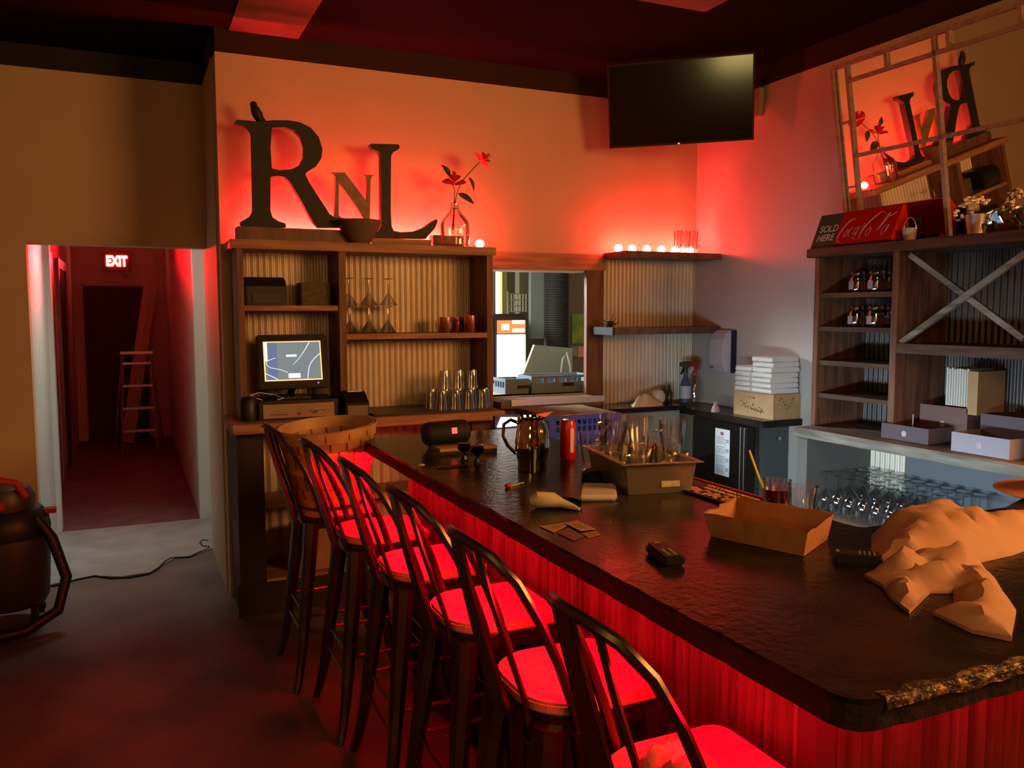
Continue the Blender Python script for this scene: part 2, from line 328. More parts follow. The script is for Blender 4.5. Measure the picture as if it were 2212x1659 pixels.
MB().box(1.2,1.62,1.5,3.55,.25,.28).build('lower_shelf',M_trimw,t); MB().box(1.6,1.64,1.62,1.66,0,.998).build('post',M_dark,t); MB().box(1.6,1.64,3.5,3.54,0,.998).build('post',M_dark,t)
o=thing('led_strip',(1.06,2.3,.99),'red light strip under the front edge of the bar','led strip')
MB().box(.962,.974,.95,3.56,.988,.997).box(.98,2.9,.95,.962,.988,.997).build('lit_strip',E_bar,o)
# glasses hanging behind the bar's far end
# ================================================================ right hand back bar cabinet
t=thing('back_bar_cabinet',(3.4,2.6,0),'dark wood cabinet with cubby shelves and an X brace below the tilted mirror','cabinet')
XF=3.28; YE=3.39; YN=2.02
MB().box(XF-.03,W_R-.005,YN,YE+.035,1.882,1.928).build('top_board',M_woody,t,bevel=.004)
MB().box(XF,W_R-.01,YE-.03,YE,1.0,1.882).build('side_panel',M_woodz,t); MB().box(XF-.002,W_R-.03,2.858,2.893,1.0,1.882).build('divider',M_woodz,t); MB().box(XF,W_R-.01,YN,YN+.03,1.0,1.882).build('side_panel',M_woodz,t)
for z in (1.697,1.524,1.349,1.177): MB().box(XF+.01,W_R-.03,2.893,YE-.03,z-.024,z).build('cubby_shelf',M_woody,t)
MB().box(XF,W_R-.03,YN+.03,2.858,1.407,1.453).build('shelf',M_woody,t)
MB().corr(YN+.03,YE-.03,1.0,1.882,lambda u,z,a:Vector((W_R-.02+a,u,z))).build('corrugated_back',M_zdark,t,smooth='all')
for (y0,z0,y1,z1,dx) in ((2.84,1.46,2.27,1.83,.0),(2.83,1.865,2.265,1.49,.02)):
    a=math.atan2(z1-z0,y1-y0); L=math.hypot(y1-y0,z1-z0)
    if dx==0: L*=1.03
    M=Matrix.Translation((XF+.01+dx,(y0+y1)/2,(z0+z1)/2))@Matrix.Rotation(a,4,'X')
    MB().box(0,.018,-L/2,L/2,-.013,.013,M=M).build('brace',M_grey,t)
MB().box(3.155,W_R-.01,YN-.3,3.385,.952,1.0).build('counter_top',M_grey,t,bevel=.005)
MB().box(3.175,W_R-.01,3.3,3.37,0,.952).build('base_side_panel',mat('base_grey_paint',(.16,.15,.14),.6),t); MB().box(3.2,W_R-.01,YN-.28,YN-.24,0,.952).build('base_side_panel',M_woodz,t)
MB().box(3.19,W_R-.01,YN-.24,3.3,.545,.578).build('base_shelf',M_woody,t); MB().box(3.2,3.23,YN-.24,3.3,0,.08).build('kick_board',M_dark,t)
MB().corr(YN-.24,3.3,.08,.952,lambda u,z,a:Vector((W_R-.02+a,u,z)),.032,.006).build('base_corrugated_back',M_zinc,t,smooth='all')
MB().box(W_R-.045,W_R-.03,2.35,3.05,.60,.952).build('base_back_board',mat('slate_blue_board',(.18,.2,.22),.5),t)
# ================================================================ under counter cooler in the corner, with slab
t=thing('undercounter_cooler',(3.5,4.2,0),'black undercounter cooler with a white notice on its door, beneath the towels','cooler')
MB().box(3.41,W_R-.01,3.93,4.55,.06,.925).build('cabinet',mat('cooler_side',(.10,.11,.12),.35,.3),t,bevel=.005)
MB().box(3.375,3.41,3.935,4.545,.1,.915).build('door',M_blackg,t,bevel=.004); MB().box(3.368,3.372,4.055,4.062,.12,.9).box(3.368,3.372,4.02,4.027,.12,.9).build('edge_trim',M_alu,t)
MB().box(3.42,3.6,3.95,4.5,0,.06).build('foot',M_black,t); MB().lathe([(.012,0),(.012,.01)],(3.55,3.925,.84),10,Matrix.Rotation(PI/2,3,'X')).build('hinge',M_steel,t)
o=thing('notice_sheet',(3.373,4.23,.72),'tall white printed notice with a small flag taped to the cooler door','paper notice')
X=3.3725; MB().box(X-.0015,X,4.160,4.302,.573,.868).build('sheet',mat('notice_paper',(.8,.86,.9),.6),o)
MB().box(X-.0025,X-.0015,4.218,4.248,.828,.848).build('flag_stripes',mat('flag_red',(.6,.15,.18),.6),o); MB().box(X-.003,X-.0025,4.234,4.248,.838,.848).build('flag_canton',mat('flag_blue',(.03,.05,.25),.6),o)
b=MB()
for i in range(19):
    z=.812-i*.012
    if i%5==4: continue
    b.box(X-.0022,X-.0015,4.215-.02*rnd.random(),4.29,z,z+.0035)
    if i%5 in(1,2): b.box(X-.0022,X-.0015,4.168,4.198,z-.002,z+.006)
b.build('print',mat('print_grey',(.3,.33,.36),.6),o)
t=thing('corner_counter',(3.4,4.2,.93),'dark counter slab over the corner cooler, under the cardboard box','counter')
MB().box(3.345,W_R-.002,3.825,W_B-.02,.925,.965).build('slab',M_slate,t,bevel=.003)
t=thing('sink_counter',(3.0,4.7,0),'low counter with a pale front under the corrugated sheet','counter')
MB().box(2.62,3.345,4.58,W_B-.02,.955,.985).build('slab',M_slate,t,bevel=.003); MB().box(2.75,3.33,4.63,4.66,.2,.955).build('front_panel',mat('celadon_panel',(.34,.38,.33),.6),t); MB().box(2.75,3.33,4.66,W_B-.02,.0,.2).build('base',M_dark,t)
# pass shelf under the window
t=thing('pass_shelf',(2.4,4.75,1.05),'narrow grey metal edged ledge under the serving window','ledge')
MB().box(2.02,2.74,4.615,W_B-.025,1.02,1.058).build('board',M_trimw,t); MB().box(2.085,2.735,4.604,4.615,1.035,1.073).build('metal_lip',M_alu,t)
# ================================================================ stools
def stool(loc,label):
    t=thing('bar_stool',loc,label,'bar stool','metal bar stools with wooden seats along the bar'); L=Vector(loc)
    def W(p): return Vector(p)+L
    pl=[(-.165+.12*(1-math.cos(a)),-.165+.12*(1-math.sin(a))) for a in [PI/2*i/6 for i in range(7)]]
    pl=[(x,y) for x,y in pl]; q=[(x,-y) for x,y in pl][::-1]
    fr=[(.165-.045*(1-math.cos(a)),.165-.045*(1-math.sin(a))) for a in [PI/2*i/5 for i in range(5,-1,-1)]]; fr2=[(x,-y) for x,y in fr][::-1]
    outl=[(x,y) for x,y in q]+fr+fr2+[(x,y) for x,y in pl[::-1]]
    # order outline by angle
    outl=sorted(set((round(x,5),round(y,5)) for x,y in outl),key=lambda p:math.atan2(p[1],p[0]))
    MB().prism(outl,lambda x,y:W((x,y,.75)),lambda x,y:W((x,y,.722))).build('seat',M_seat,t,bevel=.006)
    MB().prism([(x*.95,y*.95) for x,y in outl],lambda x,y:W((x,y,.722)),lambda x,y:W((x,y,.672))).build('seat_pan',M_gun,t,bevel=.008)
    for sx in(-1,1):
        for sy in(-1,1):
            P=[W((sx*a,sy*a,z)) for a,z in ((.128,.70),(.138,.60),(.155,.45),(.172,.30),(.19,.15),(.208,.05),(.222,.0))]
            b=MB(); b.tube(P,[.045,.042,.037,.031,.026,.021,.017],8,flat=(1,.8)); b.build('leg',M_gun,t,smooth=True)
    b=MB()
    for z,e in ((.31,.17),(.23,.18)):
        c=[(-e,-e),(e,-e),(e,e),(-e,e)]
        for i in range(4):
            if z<.3 and i%2==0: continue
            b.tube([W((*c[i],z)),W((*c[(i+1)%4],z))],.0075,6)
    b.build('footrest',M_gun,t,smooth=True)
    h=[(-.075,.168,.70),(-.09,.168,.76),(-.12,.163,.85),(-.16,.153,.945),(-.205,.135,1.03),(-.25,.103,1.085),(-.285,.055,1.11)]
    pts=[W((x,-y,z)) for x,y,z in h]+[W((-.30,0,1.118))]+[W(p) for p in h[::-1]]
    MB().tube(pts,.0115,8,flat=(1.15,1)).build('back_hoop',M_gun,t,smooth=True)
    vs=[];n=10
    for i in range(n+1):
        q=i/n; x=-.298+(.298-.186)*q**1.1; z=1.112-(1.112-.69)*q; hw=.026+.026*q
        for dx in (0,.012):
            for s in(-1,1): vs.append(W((x+dx+.008*(1-dx/.012)*0,s*hw,z)))
    fs=[]
    for i in range(n):
        a=i*4; fs+=[(a,a+4,a+5,a+1),(a+2,a+3,a+7,a+6),(a,a+2,a+6,a+4),(a+1,a+5,a+7,a+3)]
    fs+=[(0,1,3,2),(n*4,n*4+2,n*4+3,n*4+1)]
    b=MB(); b.add(vs,fs); b.build('back_splat',M_gun,t,bevel=.002)
    for s in(-1,1): MB().tube([W((-.272,s*.075,1.10)),W((-.24,s*.080,.98)),W((-.195,s*.086,.84)),W((-.165,s*.09,.75)),W((-.155,s*.09,.69))],.0075,6).build('back_spindle',M_gun,t,smooth=True)
    return t
S0=stool((.93,1.2,0),'nearest bar stool, bottom of the picture, with a crumpled cloth on its red seat')
for x,y,l in ((.93,1.71,'second nearest bar stool, bright red seat, right of all but one'),(.935,2.22,'third nearest bar stool, at the middle of the row'),(.915,2.72,'fourth nearest bar stool, its seat crossed by the back of the third'),
              (.88,3.22,'fifth bar stool in the row, just in front of the basket stool'),(.81,3.72,'farthest bar stool, holding the round wooden basket')):
    dup(S0,(x,y,0),None,l)
# crumpled cloth on nearest seat
def heap(name,poly,z0,hf,m_,npts=160,parent=None,seed=1,drop=.0):
    r=random.Random(seed); xs=[p[0] for p in poly]; ys=[p[1] for p in poly]; P=[]
    for i in range(len(poly)):
        a=poly[i];c=poly[(i+1)%len(poly)]; n=max(1,int(math.hypot(c[0]-a[0],c[1]-a[1])/.035))
        P+=[Vector((a[0]+(c[0]-a[0])*k/n,a[1]+(c[1]-a[1])*k/n)) for k in range(n)]
    nb=len(P)
    def inside(x,y):
        c=False
        for i in range(len(poly)):
            x1,y1=poly[i];x2,y2=poly[i-1]
            if (y1>y)!=(y2>y) and x<(x2-x1)*(y-y1)/(y2-y1)+x1: c=not c
        return c
    def bd(x,y):
        d=9
        for i in range(len(poly)):
            a=Vector(poly[i]);c=Vector(poly[i-1]);p=Vector((x,y));ab=c-a;tt=max(0,min(1,(p-a).dot(ab)/max(ab.dot(ab),1e-9))); d=min(d,(p-a-ab*tt).length)
        return d
    while len(P)<nb+npts:
        x=r.uniform(min(xs),max(xs));y=r.uniform(min(ys),max(ys))
        if inside(x,y) and bd(x,y)>.006: P.append(Vector((x,y)))
    vo,_,fo,*_=geometry.delaunay_2d_cdt(P,[(i,(i+1)%nb) for i in range(nb)],[list(range(nb))],1,1e-6)
    b=MB(); v=[];u=[]
    for p in vo:
        d=bd(p.x,p.y); h=hf(p.x,p.y,d); v.append(b.bm.verts.new((p.x,p.y,z0+h+.002))); u.append(b.bm.verts.new((p.x,p.y,z0+max(0,h-.003) if h>.02 and d>.02 else z0)))
    cnt={}
    for f in fo:
        b.bm.faces.new([v[i] for i in f]); b.bm.faces.new([u[i] for i in f][::-1])
        for i in range(len(f)): e=(f[i],f[(i+1)%len(f)]); cnt[tuple(sorted(e))]=cnt.get(tuple(sorted(e)),0)+1
    for (i,j),c in cnt.items():
        if c==1:
            try: b.bm.faces.new((v[i],v[j],u[j],u[i]))
            except ValueError: pass
    return b.build(name,m_,parent,smooth=True)
def nz(x,y,s,k=0): return noise.noise(Vector((x*s,y*s,k)))
tag(heap('crumpled_cloth',[(.81,1.14),(.92,1.10),(.98,1.19),(.95,1.27),(.88,1.30),(.81,1.27)],.751,lambda x,y,d:min(d*1.3,.055)*(.8+.8*abs(nz(x,y,14))),mat('camouflage_cloth',(.16,.18,.08),.9,noise_s=16,col2=(.55,.36,.24),ramp=(.48,.52)),90),'green and tan crumpled cloth lying on the nearest stool seat','cloth')
# ================================================================ basket on the farthest stool
t=thing('bushel_basket',(.80,3.70,.772),'round woven wood basket tilted on the farthest bar stool','basket'); L=Vector(t.location)
def R(z): return .150+.066*(z/.335)**.9
prof=[(0,.0)]+[(R(z),z) for z in (.0,.05,.1,.15,.2,.25,.3,.335)]+[(R(z)-.006,z) for z in (.335,.3,.2,.1,.02)]+[(0,.012)]
mb=bpy.data.materials.new('woven_splint'); mb.use_nodes=True; nt=mb.node_tree; bs=nt.nodes['Principled BSDF']; bs.inputs['Roughness'].default_value=.6
tc=nt.nodes.new('ShaderNodeUVMap'); br=nt.nodes.new('ShaderNodeTexBrick'); br.inputs['Scale'].default_value=1; br.inputs['Color1'].default_value=(.6,.33,.14,1); br.inputs['Color2'].default_value=(.42,.21,.08,1); br.inputs['Mortar'].default_value=(.14,.06,.03,1)
br.inputs['Brick Width'].default_value=.055; br.inputs['Row Height'].default_value=.25; br.inputs['Mortar Size'].default_value=.004; nt.links.new(tc.outputs[0],br.inputs[0]); nt.links.new(br.outputs[0],bs.inputs[0])
b=MB(); b.lathe(prof,L,40,cap=False); uv=b.bm.loops.layers.uv.new('UVMap')
for f in b.bm.faces:
    for l in f.loops:
        d=l.vert.co-L; a=math.atan2(d.y,d.x)/(2*PI)
        c=f.calc_center_median()-L
        if a-math.atan2(c.y,c.x)/(2*PI)>.5:a-=1
        if a-math.atan2(c.y,c.x)/(2*PI)<-.5:a+=1
        l[uv].uv=(a,d.z/.335)
b.build('basket_body',mb,t,smooth=True)
def band(z0,z1,o1,nm,inn=False):
    b=MB()
    r0,r1=R(z0)+o1,R(z1)+o1
    b.lathe([(r0,z0),(r1,z1),(r1-.006,z1),(r0-.006,z0),(r0,z0)],L,40,cap=False); return b.build(nm,M_bask2,t,smooth=True)
band(.288,.338,.007,'rim_band'); band(.29,.34,-.005,'rim_band'); band(.15,.178,.005,'middle_band'); band(.01,.04,.005,'bottom_band')
b=MB()
for k in range(14):
    a=2*PI*k/14; r=R(.31)+.009; b.tube([L+Vector((r*math.cos(a),r*math.sin(a),.3)),L+Vector((r*math.cos(a),r*math.sin(a),.33))],.0012,4)
b.build('staple',M_dark,t)
a=2.6; MB().tube([L+Vector(((R(z)+.012)*math.cos(a+d),(R(z)+.012)*math.sin(a+d),z)) for d,z in ((-.28,.30),(-.27,.24),(-.2,.17),(0,.13),(.2,.17),(.27,.24),(.28,.30))],.002,6).build('wire_handle',M_steel,t)
t.rotation_euler=(math.radians(2),math.radians(-4.5),0)
# ================================================================ letters and things on top of the left unit
YL=4.70
def zt(x,y,k=3.456,ox=460,oy=180): return (ox+x/k,oy+y/k)
def letter(name,pts,holes,th,m_,label,y=YL):
    f=lambda P:[(ay(*zt(*p),y).x,ay(*zt(*p),y).z) for p in P]
    o=MB().prism(f(pts),lambda u,v:Vector((u,y,v)),lambda u,v:Vector((u,y+th,v)),[f(h) for h in holes]).build(name,m_); return tag(o,label,'letter')
letter('letter_r',[(165,292),(175,272),(230,275),(330,285),(450,275),(560,275),(650,290),(730,330),(790,400),(818,490),(810,560),(770,620),(700,662),(690,680),(720,740),(770,820),(830,910),(870,975),(915,1003),(985,1010),(985,1075),(790,1075),(755,1040),(700,950),(640,840),(580,740),(540,700),(480,690),(430,700),(430,950),(445,1000),(490,1030),(540,1045),(548,1072),(235,1072),(210,1055),(205,1035),(240,1015),(280,990),(300,950),(290,380),(280,350),(250,320),(190,305)],
  [[(440,330),(540,325),(610,350),(660,400),(683,470),(680,550),(650,610),(590,640),(500,650),(440,635),(430,480)]],.05,M_letter,'big black serif letter R with a bird perched on top')
letter('letter_l',[(1170,462),(1180,450),(1380,455),(1395,465),(1390,490),(1345,515),(1330,545),(1328,950),(1335,1070),(1350,1100),(1400,1112),(1500,1105),(1580,1075),(1640,1030),(1672,1012),(1678,1030),(1655,1085),(1610,1135),(1590,1160),(1195,1150),(1200,1130),(1240,1100),(1258,1060),(1255,540),(1240,510),(1190,490)],[],.05,M_letter,'black serif letter L, right of the small N')
letter('letter_n',[(870,665),(985,665),(1152,885),(1150,720),(1140,692),(1110,683),(1220,683),(1190,692),(1178,720),(1172,1022),(1150,1022),(940,740),(940,985),(955,1000),(985,1007),(885,1004),(912,990),(915,700),(905,680)],[],.035,M_letn,'small olive coloured letter N between the R and the L',YL+.01)
def pbox(name,px0,px1,zb,zt_,y0,y1,m_,label,cat,bevel=.003):
    x0=ay(px0,500,y0).x; x1=ay(px1,500,y0).x
    return tag(MB().box(x0,x1,y0,y1,zb,zt_).build(name,m_,bevel=bevel),label,cat)
pbox('riser_board',513,765,1.981,2.055,YL-.02,YL+.1,M_trimw,'long dark board under the letter R on top of the shelving','board')
pbox('riser_block',802,932,1.981,2.018,YL-.03,YL+.09,M_wood,'flat wood block under the letter L on top of the shelving','block')
pbox('riser_block',936,1002,1.981,2.052,YL+.02,YL+.1,M_wood,'wood block behind the jug with the artificial roses','block')
tag(MB().lathe([(0,0),(.055,0),(.09,.05),(.128,.128),(.122,.128),(.085,.055),(.05,.012),(0,.012)],(1.185,YL-.03,1.981),28,cap=False).build('wooden_bowl',mat('bowl_brown',(.16,.1,.045),.6),smooth=True),'dark wooden bowl between the R and the L, behind it the letter N stands','bowl')
# bird
P=ay(554,262,YL+.02); P.z-=.004
o=thing('bird_figurine',P,'small black bird figurine perched on the letter R','bird')
b=MB(); b.tube([P+Vector(q) for q in ((.028,0,.0),(.018,0,.015),(.006,0,.04),(-.006,0,.065),(-.012,0,.085),(-.010,0,.098),(-.006,0,.106))],[.010,.022,.028,.024,.017,.017,.004],12); b.build('body',M_letter,o,smooth=True)
MB().tube([P+Vector((-.02,0,.092)),P+Vector((-.036,0,.089))],[.006,.001],6).build('beak',M_letter,o); MB().tube([P+Vector((.02,0,.03)),P+Vector((.045,0,.006))],[.014,.007],8).build('tail',M_letter,o)
# led strip behind letters, one puck at the end, bulbs on the right shelf
o=thing('led_strip',(1.2,4.85,1.981),'red light strip behind the letters on top of the shelving','led strip'); MB().box(.62,1.86,4.845,4.857,1.982,1.994).build('lit_strip',E_led,o)
def bulb(x,y,z,label,group=None,em=E_bulb):
    o=thing('led_bulb',(x,y,z),label,'light',group)
    MB().lathe([(.014,0),(.014,.006),(.011,.006)],(x,y,z),12).build('base',M_white,o); MB().lathe([(.011,.006),(.025,.016),(.027,.033),(.018,.048),(0,.054)],(x,y,z),12).build('lit_globe',em,o,smooth=True); return o
bulb(1.93,4.72,1.982,'single red glowing bulb at the right end of the shelving top')
LB=['leftmost','second','third','fourth','fifth','sixth','rightmost']
for i,x in enumerate((2.80+.11,3.02,3.13,3.24,3.35,3.44,3.51)):
    x=(2.94,3.045,3.16,3.275,3.385,3.45,3.51)[i]
    bulb(x,4.79,1.991,'%s of the seven glowing red bulbs on the upper wall shelf'%LB[i] if i in(0,6) else '%s from the left of the seven glowing red bulbs on the upper wall shelf'%LB[i],'red bulbs on the upper wall shelf')
for i,x in enumerate((3.345,3.41,3.475)):
    b=MB().lathe([(.0,.001),(.024,.001),(.026,.13),(.031,.152),(.029,.152),(.023,.125),(.022,.008),(0,.008)],(x,4.70,1.991),16,cap=False).build('tall_glass',M_glassw,smooth=True)
    tag(b,('left','middle','right')[i]+' one of three tall clear glasses in front of the red bulbs','glass','tall glasses on the upper wall shelf')
# jug vase with roses
o=thing('glass_jug',ay(983,524,YL-.03),'clear glass jug vase holding two artificial red roses','vase'); c=Vector(o.location); c.z=1.982; o.location=c
MB().lathe([(0,0),(.078,0),(.086,.01),(.086,.12),(.08,.15),(.05,.185),(.028,.21),(.022,.25),(.027,.262),(.024,.262),(.018,.25),(.024,.21),(.046,.183),(.075,.148),(.081,.118),(.081,.012),(0,.006)],c,28,cap=False).build('body',M_glass,o,smooth=True)
MB().lathe([(.0235,.222),(.027,.226),(.027,.234),(.0235,.238)],c,16,cap=False).build('collar',M_cream,o,smooth=True)
def leaf(b,p,d,u,Lg,wd):
    d=Vector(d).normalized();u=Vector(u).normalized();s=d.cross(u);vs=[];n=8
    for i in range(n+1):
        q=i/n; w_=wd*math.sin(PI*min(1,q**.8))**.8; c0=Vector(p)+d*Lg*q+u*(.01*math.sin(PI*q)-.03*Lg*q*q)
        vs+=[c0-s*w_+u*.004,c0,c0+s*w_+u*.004]
    fs=[(i*3+k,i*3+3+k,i*3+4+k,i*3+k+1) for i in range(n) for k in range(2)]; b.add(vs,fs); return b
def rose(b,c,r,ax_):
    q=Vector((0,0,1)).rotation_difference(Vector(ax_).normalized()).to_matrix(); rr=random.Random(3)
    for ring,(n,rad,h,tl) in enumerate(((5,1,.2,.9),(5,.75,.45,.55),(4,.45,.6,.2))):
        for k in range(n):
            a=2*PI*k/n+ring*.6+rr.uniform(-.2,.2); vs=[]
            for i in range(4):
                for j in range(4):
                    s=(j/3-.5)*1.5; v=i/3; R_=r*rad*(.15+v*(tl+.3)); z=r*(h+v*(1.1-tl)+.08*math.sin(j*3+k))
                    vs.append(Vector(c)+q@Vector((R_*math.cos(a+s*.75),R_*math.sin(a+s*.75),z)))
            b.add(vs,[(i*4+j,i*4+j+1,i*4+j+5,i*4+j+4) for i in range(3) for j in range(3)])
    return b
Y=YL-.03
s1=[ay(*zt(x,y),Y) for x,y in ((1785,1125),(1800,930),(1822,820),(1850,745),(1895,690),(1950,630),(1990,590))]
s2=[ay(*zt(x,y),Y) for x,y in ((1795,1120),(1802,900),(1805,800),(1790,755),(1800,740))]
o=thing('artificial_rose',s1[0],'red artificial rose leaning out to the right from the glass jug','flower')
MB().tube(s1,.0028,6).build('stem',M_stem,o); rose(MB(),s1[-1],.05,(.75,-.2,.62)).build('blossom',M_petal,o)
b=leaf(MB(),ay(*zt(1905,700),Y),(.35,0,-.8),(.5,-.8,.2),.085,.018); b.build('leaf',M_leaf,o); leaf(MB(),ay(*zt(1825,825),Y),(.75,-.1,-.42),(.3,-.8,.5),.115,.028).build('leaf',M_leaf,o)
o=thing('artificial_rose',s2[0]+Vector((-.004,0,0)),'red artificial rose bending left above the jug, beside the letter L','flower')
MB().tube(s2,.0028,6).build('stem',M_stem,o); rose(MB(),ay(*zt(1800,760),Y),.052,(-.1,-.35,.8)).build('blossom',M_petal,o); leaf(MB(),ay(*zt(1765,690),Y),(-.6,0,.75),(.3,-.9,0),.075,.018).build('leaf',M_leaf,o)
# ================================================================ things in the left unit
Y=4.72
o=thing('receipt_printer',(.66,Y,1.639),'black printer on the small upper left shelf','printer')
b=MB(); b.prism([(4.64,1.639),(4.86,1.639),(4.86,1.79),(4.70,1.79),(4.66,1.775),(4.64,1.74)],lambda y,z:Vector((.565,y,z)),lambda y,z:Vector((.775,y,z))); b.build('housing',M_black,o,bevel=.006)
MB().box(.60,.745,4.634,4.64,1.65,1.70).build('front_cover',mat('dark_grey_plastic',(.03,.028,.025),.3),o)
o=thing('wicker_box',(.94,Y,1.639),'small grey-green woven box on the upper left shelf, beside the printer','box')
b=MB(); b.box(.86,1.02,4.68,4.82,1.639,1.765); b.build('body',mat('woven_grey',(.14,.13,.08),.8,noise_s=60,bump=.6,bscale=90),o,bevel=.004)
# martini glasses, inverted and stacked
def martini(x,y,z,label):
    o=thing('cocktail_glass',(x,y,z),label,'cocktail glass','upturned cocktail glasses')
    MB().lathe([(.056,0),(.054,0),(.008,.065),(.0035,.075),(.0035,.145),(.03,.15),(.034,.153),(0,.156)],(x,y,z),16,cap=False).build('bowl',M_glassw,o,smooth=True); return o
z=1.483
G=[]
for i,x in enumerate((1.135,1.245,1.355)):
    for k,(dy,dx) in enumerate(((-.05,-.015),(.06,.02))):
        G.append((x+dx,4.72+dy,z))
names=['front left','back left','front middle','back middle','front right','back right']
m0=None
for g,nm in zip(G,names):
    l=nm+' upturned cocktail glass in the lower layer of the stack'
    m0=m0 or martini(*g,l)
    if g!=G[0]: dup(m0,g,None,l)
for i,x in enumerate((1.13,1.245,1.36)): dup(m0,(x,4.715,z+.158),None,('left','middle','right')[i]+' upturned cocktail glass in the top layer of the stack')
tag(MB().box(1.095,1.43,4.64,4.8,z+.1565,z+.158).build('glass_plate',M_glass),'thin clear tray between the two layers of cocktail glasses','tray')
def mug(x,y,z,r,h,label,m_,a=0):
    o=thing('copper_mug',(x,y,z),label,'mug','copper mugs on the shelf'); 
    MB().lathe([(0,0),(r*.93,0),(r,.006),(r,h),(r-.002,h),(r-.003,.008),(0,.006)],(x,y,z),20,cap=False).build('body',m_,o,smooth=True)
    c=Vector((x,y,z)); d=Vector((math.cos(a),math.sin(a),0)); MB().tube([c+d*r*.97+Vector((0,0,h*.85)),c+d*(r+.025)+Vector((0,0,h*.8)),c+d*(r+.033)+Vector((0,0,h*.5)),c+d*(r+.02)+Vector((0,0,h*.2)),c+d*r*.97+Vector((0,0,h*.15))],.004,6).build('handle',m_,o,smooth=True); return o
mug(1.695,4.68,z,.044,.09,'copper mug left of two on the shelf beside the cocktail glasses, handle to the right',M_copper,-.3); mug(1.80,4.78,z,.044,.09,'copper mug standing behind the other copper mugs',M_copper,2.6); mug(1.855,4.69,z,.042,.098,'tall copper mug at the right end of the shelf',M_copper,2.3)
# POS monitor
o=thing('pos_monitor',(.80,4.66,1.14),'glowing point of sale touch screen on the back bar ledge','monitor')
TL,TR,BR,BL=[ay(*p,4.6) for p in ((566,738),(689,736),(698,820),(575,824))]
TL.y=TR.y=4.66; BL.y=BR.y=4.60
TL,TR,BR,BL=ay(566,738,4.665),ay(690,736,4.645),ay(699,819,4.585),ay(574,824,4.605)
c=(TL+TR+BR+BL)/4; rx=((TR+BR)-(TL+BL)).normalized(); uy=((TL+TR)-(BL+BR)).normalized(); uy=(uy-rx*uy.dot(rx)).normalized(); nn=rx.cross(uy)
Wd=((TR-TL).length+(BR-BL).length)/2; Ht=((TL-BL).length+(TR-BR).length)/2
F=frame(c,rx,uy); 
MB().box(-Wd/2-.035,Wd/2+.035,-Ht/2-.04,Ht/2+.04,-.045,-.003,M=F).build('housing',M_black,o,bevel=.008)
MB().box(-Wd/2,Wd/2,-Ht/2,Ht/2,-.003,-.001,M=F).build('screen_border',emis('screen_orange',(1,.42,.14),2.2),o)
MB().box(-Wd/2+.006,Wd/2-.006,-Ht/2+.006,Ht/2-.006,-.001,.0,M=F).build('screen',emis('screen_grey',(.23,.25,.25),1),o)
MB().box(-Wd/2+.018,-Wd/2+.07,-Ht/2+.006,Ht/2-.006,.0,.0005,M=F).build('screen_blue_area',emis('screen_blue',(.16,.19,.32),1),o)
Ew=emis('screen_white',(.9,.95,1),1.3)
def scr(pts,wd,nm='screen_line'):
    MB().tube([F@Vector((-Wd/2+Wd*u,Ht/2-Ht*v,.0006)) for u,v in pts],[x*.001 for x in wd],6,flat=(1,1)).build(nm,Ew,o)
def lerp(pts,n=14):
    out=[]
    for i in range(n+1):
        s=i/n*(len(pts)-1);k=min(int(s),len(pts)-2);f=s-k
        p=[pts[max(0,k-1)],pts[k],pts[k+1],pts[min(len(pts)-1,k+2)]]
        out.append(tuple(.5*((2*p[1][q])+(-p[0][q]+p[2][q])*f+(2*p[0][q]-5*p[1][q]+4*p[2][q]-p[3][q])*f*f+(-p[0][q]+3*p[1][q]-3*p[2][q]+p[3][q])*f**3) for q in (0,1)))
    return out
scr(lerp([(.8,.04),(.73,.2),(.62,.42),(.5,.6)]),[2.2-i*.1 for i in range(15)]); scr(lerp([(.98,.33),(.88,.45),(.78,.65),(.74,.96)]),[1.8]*15)
scr(lerp([(.2,.42),(.08,.48),(.04,.55),(.1,.66),(.28,.72),(.4,.8)]),[1.3]*15); scr(lerp([(.01,.8),(.1,.87),(.22,.96)]),[2.0]*15)
for q in ((-.035,.02,.022,.034),(-.028,.035,-.095,-.07),(-Wd/2+.006,-Wd/2+.02,.0,Ht/2-.006)): MB().box(*q,.0005,.001,M=F).build('screen_button',Ew,o)
MB().box(Wd/2-.028,Wd/2-.02,-Ht/2-.02,-Ht/2-.014,-.003,-.001,M=F).build('power_light',emis('violet_led',(.35,.2,1),2),o)
p=F@Vector((0,-Ht/2-.02,-.05)); MB().tube([p,Vector((p.x+.0,4.72,1.165)),Vector((p.x+.0,4.73,1.146))],.02,8).box(p.x-.09,p.x+.09,4.62,4.80,1.135,1.147).build('stand',M_black,o)
o=thing('cash_drawer',(.79,4.6,1.036),'black cash drawer with a copper-toned front under the monitor','cash drawer')
MB().box(.60,1.02,4.53,4.86,1.037,1.134).build('case',M_black,o,bevel=.004); b=MB().box(.622,.995,4.524,4.53,1.045,1.118); b.build('drawer_front',mat('brushed_drawer',(.55,.42,.33),.35,.7,noise_s=4,col2=(.45,.3,.22)),o)
MB().box(.66,.75,4.5225,4.524,1.062,1.065).box(.86,.95,4.5225,4.524,1.075,1.078).build('slot',M_black,o); MB().lathe([(.009,0),(.009,.005)],(.81,4.524,1.066),10,Matrix.Rotation(PI/2,3,'X')).build('lock',M_copper,o)
tag(MB().lathe([(0,0),(.045,0),(.047,.02),(.047,.11),(.035,.125),(0,.127)],(.553,4.56,1.036),20,cap=False).build('black_canister',M_black,smooth=True),'round black canister at the left end of the ledge, beside the cash drawer','canister')
